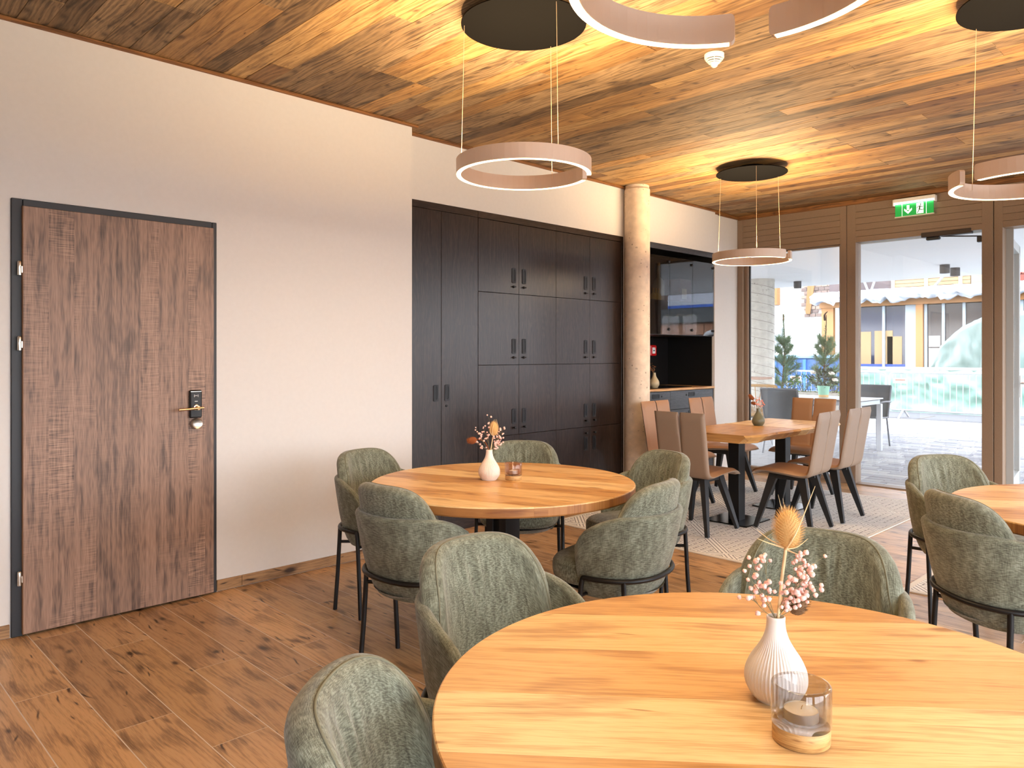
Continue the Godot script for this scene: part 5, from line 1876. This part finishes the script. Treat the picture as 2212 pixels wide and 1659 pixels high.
func pine(at: Vector3, h: float, sd: int, label: String, fresh: bool) -> void:
	var g := RandomNumberGenerator.new()
	g.seed = sd
	var t := base("pine_tree", at, 0, label, "tree")
	var trunk := []
	var rad := []
	for i in 11:
		var f := i / 10.0
		trunk.append(Vector3(0.02 * sin(f * 5.0 + sd), h * f, 0.02 * cos(f * 4.0)))
		rad.append(0.022 * (1.0 - 0.62 * f))
	part("trunk", tb(trunk, rad, 8), mat(Color(0.33, 0.24, 0.17), 0.9), t)
	var wood_s := shape()
	var green := shape()
	var tuft_at := func(p: Vector3, d: Vector3, n: int, l: float) -> void:
		for i in n:
			var o := (d + Vector3(g.randfn(), g.randfn(), g.randfn()) * 0.55).normalized()
			var e := p + o * l * g.randf_range(0.7, 1.1) + Vector3(0, -0.01, 0)
			beam(green, p, e, Vector2(0.0042, 0.0042), Vector2(0.0016, 0.0016), o.cross(Vector3.UP) + Vector3(0.01, 0, 0.01))
	var levels := 5
	for k in levels:
		var y := h * (0.10 + 0.125 * k)
		var len := 0.42 * (1.0 - 0.15 * k)
		for j in 8:
			var a := TAU * (j + 0.37 * k) / 8.0 + g.randf_range(-0.3, 0.3)
			var d := Vector3(cos(a), 0.35 + 0.12 * k, sin(a)).normalized()
			var b := Vector3(0, y + g.randf_range(-0.05, 0.05), 0)
			var e := b + d * len * g.randf_range(0.6, 1.0) + Vector3(0, 0.08, 0)
			tube(wood_s, [b, b.lerp(e, 0.5) - Vector3(0, 0.02, 0), e], 0.006, 5)
			for q in 7:
				tuft_at.call(b.lerp(e, 0.35 + 0.65 * q / 6.0), d, 15, 0.13)
			tuft_at.call(e, Vector3(d.x * 0.3, 1, d.z * 0.3).normalized(), 20, 0.13)
	for k in 14:
		var f := 0.62 + 0.38 * k / 13.0
		if fresh or k < 9:
			tuft_at.call(Vector3(0, h * f, 0), Vector3.UP, 16 if fresh else 7, 0.12)
	part("branches", wood_s, mat(Color(0.36, 0.26, 0.18), 0.9), t)
	part("needles", green, mat(Color(0.33, 0.45, 0.30), 0.7), t)
	if not fresh:
		part("bare_tip", tb(curve([Vector3(0, h * 0.93, 0), Vector3(-0.01, h, 0), Vector3(0.05, h * 1.04, 0)], 6), [0.02, 0.024, 0.022, 0.018, 0.014, 0.010, 0.006], 7), mat(Color(0.16, 0.12, 0.11), 0.9), t)
	else:
		part("bud", tb([Vector3(0, h * 0.95, 0), Vector3(0, h * 1.03, 0)], [0.016, 0.008], 7), mat(Color(0.45, 0.30, 0.20), 0.9), t)

func sling_chair(at: Vector3, turn: float, label: String) -> void:
	var c := base("terrace_chair", at, turn, label, "chair", "grey mesh terrace chairs")
	var mesh_m := mat(Color(0.22, 0.24, 0.27), 0.7)
	var fr := mat(Color(0.36, 0.37, 0.40), 0.4, null, 0.4)
	for s in [-1, 1]:
		part("side_frame", tb(curve([Vector3(s * 0.25, 0.0, 0.20), Vector3(s * 0.25, 0.42, 0.22), Vector3(s * 0.25, 0.43, 0.18), Vector3(s * 0.25, 0.42, -0.18), Vector3(s * 0.25, 0.46, -0.22), Vector3(s * 0.25, 0.86, -0.34)], 24), 0.012, 8), fr, c)
		part("leg", tb([Vector3(s * 0.25, 0.42, -0.16), Vector3(s * 0.25, 0.0, -0.28)], 0.012, 8), fr, c)
		part("armrest", tb(curve([Vector3(s * 0.265, 0.64, -0.27), Vector3(s * 0.275, 0.65, 0.0), Vector3(s * 0.27, 0.62, 0.18), Vector3(s * 0.255, 0.42, 0.215)], 14), 0.013, 8), fr, c)
	var sl := shape()
	var prof := curve([Vector3(0, 0.425, 0.22), Vector3(0, 0.425, 0.0), Vector3(0, 0.42, -0.17), Vector3(0, 0.47, -0.225), Vector3(0, 0.86, -0.338)], 24)
	var rows := []
	for q in prof:
		rows.append([q + Vector3(-0.24, 0.003, 0.003), q + Vector3(0.24, 0.003, 0.003), q + Vector3(0.24, -0.004, -0.004), q + Vector3(-0.24, -0.004, -0.004), q + Vector3(-0.24, 0.003, 0.003)])
	grid(sl, rows)
	part("sling", sl, mesh_m, c)
	part("top_rail", tb([Vector3(-0.25, 0.865, -0.342), Vector3(0.25, 0.865, -0.342)], 0.012, 8), fr, c)

func rope_chair(at: Vector3, turn: float) -> void:
	var c := base("rope_chair", at, turn, "natural rope terrace chair with black hairpin legs beside the grey mesh chair", "chair")
	var rope := mat(Color(0.66, 0.52, 0.34), 0.9)
	var rim := curve([Vector3(-0.27, 0.44, 0.10), Vector3(-0.29, 0.62, -0.05), Vector3(-0.27, 0.80, -0.22), Vector3(-0.20, 0.835, -0.27), Vector3(0.20, 0.835, -0.27), Vector3(0.27, 0.80, -0.22), Vector3(0.29, 0.62, -0.05), Vector3(0.27, 0.44, 0.10)], 40)
	part("rim", tb(rim, 0.022, 8), rope, c)
	var n := 34
	for i in n:
		var t := (i + 0.5) / n
		var p: Vector3 = rim[int(t * 40)].lerp(rim[mini(int(t * 40) + 1, 40)], t * 40 - int(t * 40))
		var q := Vector3(lerpf(-0.22, 0.22, t), 0.43, -0.20 * sin(PI * t) + 0.04)
		part("cord", tb([p, q], 0.0065, 5), rope, c)
	part("seat", lohi(Vector3(-0.25, 0.40, -0.18), Vector3(0.25, 0.45, 0.26), 0.02), rope, c)
	part("seat_frame", lohi(Vector3(-0.26, 0.385, -0.19), Vector3(0.26, 0.399, 0.27)), M.black_metal, c)
	for sx in [-1, 1]:
		for sz in [-1, 1]:
			var top := Vector3(sx * 0.20, 0.39, sz * 0.16 + 0.04)
			var foot := Vector3(sx * 0.27, 0.0, sz * 0.24 + 0.04)
			part("hairpin_leg", tb([top + Vector3(sx * 0.04, 0, 0), foot, top + Vector3(-sx * 0.06, 0, 0)], 0.006, 6), M.black_metal, c)

# ---------------------------------------------------------------- street and building site
func barrier(at: Vector3, w: float, label: String) -> void:
	var b := base("crowd_barrier", at, 0, label, "barrier", "white steel crowd barriers")
	var m := mat(Color(0.70, 0.71, 0.73), 0.4)
	var h := 0.95
	part("frame", tb([Vector3(0.05, 0.16, 0), Vector3(0.0, 0.21, 0), Vector3(0.0, h - 0.08, 0), Vector3(0.03, h - 0.02, 0), Vector3(0.09, h, 0), Vector3(w - 0.09, h, 0), Vector3(w - 0.03, h - 0.02, 0), Vector3(w, h - 0.08, 0), Vector3(w, 0.21, 0), Vector3(w - 0.05, 0.16, 0)], 0.019, 8, true), m, b)
	var n := int(w / 0.115)
	for i in range(1, n):
		part("bar", tb([Vector3(w * i / n, 0.16, 0), Vector3(w * i / n, h, 0)], 0.0065, 5), m, b)
	for x in [0.28, w - 0.28]:
		part("foot", tb([Vector3(x, 0.0, 0.32), Vector3(x, 0.17, 0.02), Vector3(x, 0.17, -0.02), Vector3(x, 0.0, -0.32)], 0.019, 6), m, b)
	part("name_plate", bx(Vector3(0.22, h - 0.17, 0.012), Vector3(0.28, 0.11, 0.003)), mat(Color(0.90, 0.88, 0.86), 0.5), b)
	part("lettering", bx(Vector3(0.22, h - 0.155, 0.0145), Vector3(0.20, 0.028, 0.001)), mat(Color(0.80, 0.45, 0.38), 0.5), b)

func cloth(x0: float, x1: float, z: float, top: Callable, bulge: float, sd: int, nx: int, ny: int) -> SurfaceTool:
	var n := noise(sd, 1.0, 3)
	var st := shape()
	var rows := []
	for j in ny + 1:
		var v := j / float(ny)
		var row := []
		for i in nx + 1:
			var x := lerpf(x0, x1, i / float(nx))
			var fold := absf(sin((x * 2.6 + v * 3.0) + n.get_noise_2d(x * 0.8, v) * 3.0))
			row.append(Vector3(x, lerpf(float(top.call(x)), 0.0, v), z + bulge * v * v + 0.10 * fold * sin(PI * minf(1.0, v * 1.3)) + 0.06 * n.get_noise_2d(x * 2.0, v * 2.0)))
		rows.append(row)
	for i in nx + 1:
		rows[0][i].y += 0.02 * n.get_noise_2d(i * 0.4, 4.0)
	var back := []
	for i in nx + 1:
		back.append(Vector3(rows[0][i].x, rows[0][i].y - 0.01, z - 0.6))
	rows.insert(0, back)
	var low := []
	for i in nx + 1:
		low.append(Vector3(rows[1][i].x, 0.0, z - 0.6))
	rows.insert(0, low)
	grid(st, rows)
	return st

func street() -> void:
	barrier(Vector3(-8.05, -0.02, -16.95), 2.2, "white crowd barrier whose end meets the next one before the green tarpaulin")
	barrier(Vector3(-5.78, -0.02, -16.95), 2.2, "white crowd barrier with its name plate before the green tarpaulin")
	barrier(Vector3(-3.52, -0.02, -16.95), 2.2, "white crowd barrier behind the open glass door leaf")
	var tarp_m := mat(Color(0.44, 0.57, 0.52), 0.45)
	var tp := base("tarpaulin", Vector3(0, -0.02, 0), 0, "long pale green tarpaulin behind the crowd barriers", "tarpaulin")
	part("sheet", cloth(-7.6, 1.5, -19.0, func(_x: float) -> float: return 0.98, 0.25, 301, 120, 14), tarp_m, tp)
	part("roll", tb([Vector3(-7.5, 0.99, -19.05), Vector3(1.5, 0.99, -19.05)], 0.045, 8), mat(Color(0.66, 0.70, 0.69), 0.5), tp)
	var hp := base("covered_heap", Vector3(0, -0.02, 0), 0, "tall heap covered with a crinkled pale green sheet beside the shop doors", "heap")
	part("sheet", cloth(-6.15, -2.2, -20.6, func(x: float) -> float: return 0.4 + 1.95 * sqrt(maxf(0.0, 1.0 - pow((x + 4.2) / 2.0, 2.0))), 0.35, 305, 60, 18), mat(Color(0.36, 0.42, 0.40), 0.4), hp)
	# shop under construction
	var s := base("shop_building", Vector3(0, -0.02, -23.0), 0, "single-storey shop front under construction with blue glazing and timber beams", "building")
	var timber := mat(Color(0.62, 0.43, 0.25), 0.7)
	var frame := mat(Color(0.56, 0.60, 0.63), 0.5)
	var dark := mat(Color(0.13, 0.15, 0.24), 0.08)
	part("back_wall", lohi(Vector3(-9.8, 0, -3.0), Vector3(1.0, 3.0, -2.8)), mat(Color(0.20, 0.17, 0.16), 0.9), s)
	part("base", lohi(Vector3(-9.8, 0, -0.1), Vector3(1.0, 0.35, 0.15)), mat(Color(0.50, 0.40, 0.32), 0.8), s)
	for q in [[-9.20, -8.02], [-7.95, -7.10], [-6.85, -6.45], [-6.40, -5.95]]:
		part("pane", lohi(Vector3(q[0], 0.36, -0.02), Vector3(q[1], 2.72, 0.0)), mat(Color(0.13, 0.15, 0.22) if q[0] < -7.0 else Color(0.13, 0.09, 0.08), 0.12), s)
	part("pane", lohi(Vector3(-5.90, 0.36, -0.02), Vector3(0.8, 2.72, 0.0)), mat(Color(0.14, 0.10, 0.09), 0.12), s)
	for x in [-9.24, -7.985, -7.08, -6.87, -6.425, -5.92, -4.6, -3.4, -2.2]:
		part("mullion", lohi(Vector3(x - 0.035, 0.35, -0.05), Vector3(x + 0.035, 2.80, 0.06)), frame, s)
	part("mullion", lohi(Vector3(-7.40, 0.35, -0.05), Vector3(-7.12, 2.80, 0.05)), frame, s)
	part("post", lohi(Vector3(-7.10, 0.0, -0.02), Vector3(-6.92, 2.9, 0.14)), timber, s)
	part("post", lohi(Vector3(-9.76, 0.0, -0.02), Vector3(-9.40, 2.9, 0.14)), timber, s)
	part("beam", lohi(Vector3(-9.80, 2.74, -0.1), Vector3(1.0, 2.96, 0.18)), timber, s)
	part("roof_slab", lohi(Vector3(-9.8, 2.96, -3.0), Vector3(1.0, 3.08, 0.20)), mat(Color(0.45, 0.46, 0.50), 0.8), s)
	# boards leaning inside the window
	for q in [[-9.0, -8.35, 2.0], [-8.25, -7.75, 2.02], [-7.9, -7.5, 1.85]]:
		part("stored_board", lohi(Vector3(q[0], 0.36, -0.0), Vector3(q[1], q[2], 0.012)), mat(Color(0.55, 0.45, 0.31), 0.7), s)
	part("blue_strip", lohi(Vector3(-9.18, 0.37, 0.014), Vector3(-7.42, 1.05, 0.02)), mat(Color(0.16, 0.26, 0.55), 0.4), s)  # thin blue strip across the lower part of the panes
	for q in [[-6.80, -6.52, 1.55, 1.85], [-6.80, -6.52, 0.95, 1.50], [-5.86, -5.60, 1.40, 1.80]]:
		part("notice", lohi(Vector3(q[0], q[2], 0.004), Vector3(q[1], q[3], 0.008)), mat(Color(0.93, 0.93, 0.92), 0.7), s)
	# plastic sheet along the roof edge
	var sh := shape()
	var n := noise(311, 1.0, 3)
	var rows := []
	for j in 9:
		var row := []
		for i in 141:
			var x := lerpf(-9.95, 1.0, i / 140.0)
			var a: float = j / 8.0
			var low := 2.92 - 0.10 * absf(n.get_noise_2d(x * 1.3, 2.0)) * 2.0
			row.append(Vector3(x, lerpf(3.22, low, a) + 0.02 * n.get_noise_2d(x * 3.0, a * 3.0), 0.24 + 0.30 * sin(a * 2.2) + 0.10 * n.get_noise_2d(x * 2.2, a * 4.0)))
		rows.append(row)
	grid(sh, rows)
	part("plastic_sheet", sh, mat(Color(0.60, 0.62, 0.65), 0.35), s)
	# upper panels
	for q in [[-7.85, -7.05], [-6.98, -6.18], [-6.10, -5.90]]:
		for k in 7:
			part("panel_board", lohi(Vector3(q[0], 3.10 + 0.10 * k, -0.5), Vector3(q[1], 3.19 + 0.10 * k, -0.47)), mat(Color(0.58, 0.47, 0.34), 0.8), s)
	for x in [-7.90, -7.01, -6.14]:
		part("upright", lohi(Vector3(x - 0.045, 3.08, -0.52), Vector3(x + 0.045, 3.85, -0.44)), mat(Color(0.66, 0.63, 0.57), 0.7), s)
	part("panel", lohi(Vector3(-5.88, 3.08, -0.52), Vector3(-5.62, 3.85, -0.46)), mat(Color(0.60, 0.51, 0.40), 0.8), s)
	for r in 4:
		for k in 9:
			var x := -5.60 + 0.30 * k + (0.15 if r % 2 == 1 else 0.0)
			part("brick", lohi(Vector3(x, 3.08 + 0.19 * r, -0.5), Vector3(x + 0.285, 3.255 + 0.19 * r, -0.44), 0.008), mat(Color(0.50, 0.26, 0.21), 0.9) if (r + k) % 3 else mat(Color(0.43, 0.21, 0.17), 0.9), s)
	part("backing", lohi(Vector3(-9.8, 3.08, -0.62), Vector3(1.0, 3.9, -0.53)), mat(Color(0.34, 0.30, 0.30), 0.9), s)
	for q in [[-9.0, 3.1, -8.75, 3.75], [-8.75, 3.75, -8.5, 3.1], [-8.5, 3.1, -8.3, 3.7], [-9.35, 3.1, -9.2, 3.75], [-6.75, 3.25, -6.2, 3.9]]:
		part("brace", tb([Vector3(q[0], q[1], -0.3), Vector3(q[2], q[3], -0.3)], 0.035, 6), frame, s)
	var pl := base("pallet", Vector3(-6.25, 3.062, -22.95), 0, "wooden pallet lying on the shop's roof edge", "pallet")
	for k in 3:
		part("block", lohi(Vector3(-0.34 + 0.3 * k, 0, -0.1), Vector3(-0.22 + 0.3 * k, 0.09, 0.1)), timber, pl)
	for k in 2:
		part("slat", lohi(Vector3(-0.40, 0.092 - 0.115 * k * 0.0, -0.1 + 0.12 * k), Vector3(0.44, 0.112, -0.02 + 0.12 * k)), timber, pl)
	# white house with a patch of bare brick
	var h := base("white_house", Vector3(0, -0.02, -25.0), 0, "white rendered house with a patch of bare brickwork", "house")
	part("wall", lohi(Vector3(-22, 0, -0.4), Vector3(-10.1, 8.0, 0.0)), mat(Color(0.92, 0.91, 0.90), 0.8), h)
	part("corner", lohi(Vector3(-10.1, 0, -6.0), Vector3(-10.0, 8.0, 0.0)), mat(Color(0.90, 0.89, 0.88), 0.8), h)
	var bm := [mat(Color(0.42, 0.36, 0.33), 0.9), mat(Color(0.50, 0.43, 0.38), 0.9), mat(Color(0.36, 0.31, 0.29), 0.9)]
	part("mortar", lohi(Vector3(-11.40, 2.78, 0.0), Vector3(-10.36, 4.2, 0.012)), mat(Color(0.52, 0.48, 0.45), 0.95), h)
	for r in 13:
		for k in 6:
			var x := -11.45 + 0.20 * k + (0.10 if r % 2 == 1 else 0.0)
			var y := 2.60 + 0.125 * r
			if x < -11.42 or x > -10.42 or (y < 2.85 and (x < -11.25 or x > -10.80)) or (y < 3.0 and x > -10.62):
				continue
			part("brick", lohi(Vector3(x, y, 0.0), Vector3(x + 0.185, y + 0.108, 0.03 + 0.01 * ((r * 3 + k) % 3)), 0.005), bm[(r * 5 + k * 3) % 3], h)
	var pk := shape()
	beam(pk, Vector3(-11.10, 2.70, 0.08), Vector3(-10.98, 3.75, 0.08), Vector2(0.16, 0.03), Vector2(0.24, 0.03))
	part("loose_plank", pk, mat(Color(0.50, 0.35, 0.20), 0.8), h)
	part("window_board", lohi(Vector3(-12.55, 1.45, 0.0), Vector3(-12.0, 2.25, 0.03)), mat(Color(0.55, 0.57, 0.60), 0.6), h)
	part("window", lohi(Vector3(-12.60, 1.40, 0.0), Vector3(-12.32, 2.0, 0.045)), mat(Color(0.32, 0.35, 0.38), 0.2), h)
	part("wooden_box", lohi(Vector3(-12.42, 3.05, 0.0), Vector3(-12.12, 3.75, 0.25)), mat(Color(0.50, 0.36, 0.20), 0.8), h)
	var ct := base("blue_container", Vector3(-10.05, -0.02, -20.8), 0, "blue steel skip with a pale rim behind the pines", "container")
	part("body", lohi(Vector3(-1.6, 0.0, -0.8), Vector3(1.55, 1.22, 0.8), 0.02), mat(Color(0.14, 0.33, 0.56), 0.5), ct)
	part("rim", lohi(Vector3(-1.65, 1.22, -0.85), Vector3(1.60, 1.32, 0.85), 0.02), mat(Color(0.46, 0.58, 0.68), 0.5), ct)
	for k in 8:
		part("rib", lohi(Vector3(-1.5 + 0.42 * k, 0.15, 0.80), Vector3(-1.42 + 0.42 * k, 1.2, 0.84)), mat(Color(0.18, 0.41, 0.70), 0.5), ct)
	# neighbouring house further along the street
	var nb := base("neighbour_house", Vector3(0, -0.02, -23.0), 0, "low tiled house with dark fascia and blue-white banner along the street", "house")
	var tile_a := mat(Color(0.55, 0.38, 0.28), 0.8)
	var tile_b := mat(Color(0.60, 0.43, 0.33), 0.8)
	part("wall", lohi(Vector3(1.3, 0, -3.0), Vector3(16.0, 2.45, -0.06)), mat(Color(0.45, 0.33, 0.27), 0.9), nb)
	for r in 6:
		for k in 20:
			var x := 1.4 + 0.72 * k + (0.36 if r % 2 == 1 else 0.0)
			part("wall_tile", lohi(Vector3(x, 0.02 + 0.40 * r, -0.06), Vector3(x + 0.69, 0.395 + 0.40 * r, 0.0), 0.01), tile_a if (r * 3 + k) % 2 else tile_b, nb)
	part("fascia", lohi(Vector3(1.2, 2.45, -0.3), Vector3(16.0, 2.95, 0.12)), mat(Color(0.24, 0.26, 0.27), 0.8), nb)
	for k in 5:
		var x := 1.6 + 2.8 * k
		part("banner", lohi(Vector3(x, 2.97, 0.0), Vector3(x + 2.4, 3.45, 0.03)), mat(Color(0.62, 0.64, 0.68), 0.6), nb)
		part("banner_stripe", lohi(Vector3(x, 2.97, 0.03), Vector3(x + 2.4, 3.07, 0.034)), mat(Color(0.10, 0.30, 0.62), 0.6), nb)
	part("upper_wall", lohi(Vector3(1.2, 2.95, -3.0), Vector3(16.0, 5.5, -0.32)), mat(Color(0.33, 0.29, 0.27), 0.9), nb)
	for k in 3:
		var x := 3.0 + 4.4 * k
		part("gateway", lohi(Vector3(x, 0.0, 0.0), Vector3(x + 2.2, 1.95, 0.03)), mat(Color(0.16, 0.16, 0.16), 0.5), nb)
		part("surround", tb(curve([Vector3(x - 0.1, 0.0, 0.05), Vector3(x - 0.1, 1.7, 0.05), Vector3(x + 0.3, 2.1, 0.05), Vector3(x + 1.9, 2.1, 0.05), Vector3(x + 2.3, 1.7, 0.05), Vector3(x + 2.3, 0.0, 0.05)], 30), 0.10, 8), mat(Color(0.68, 0.69, 0.70), 0.6), nb)
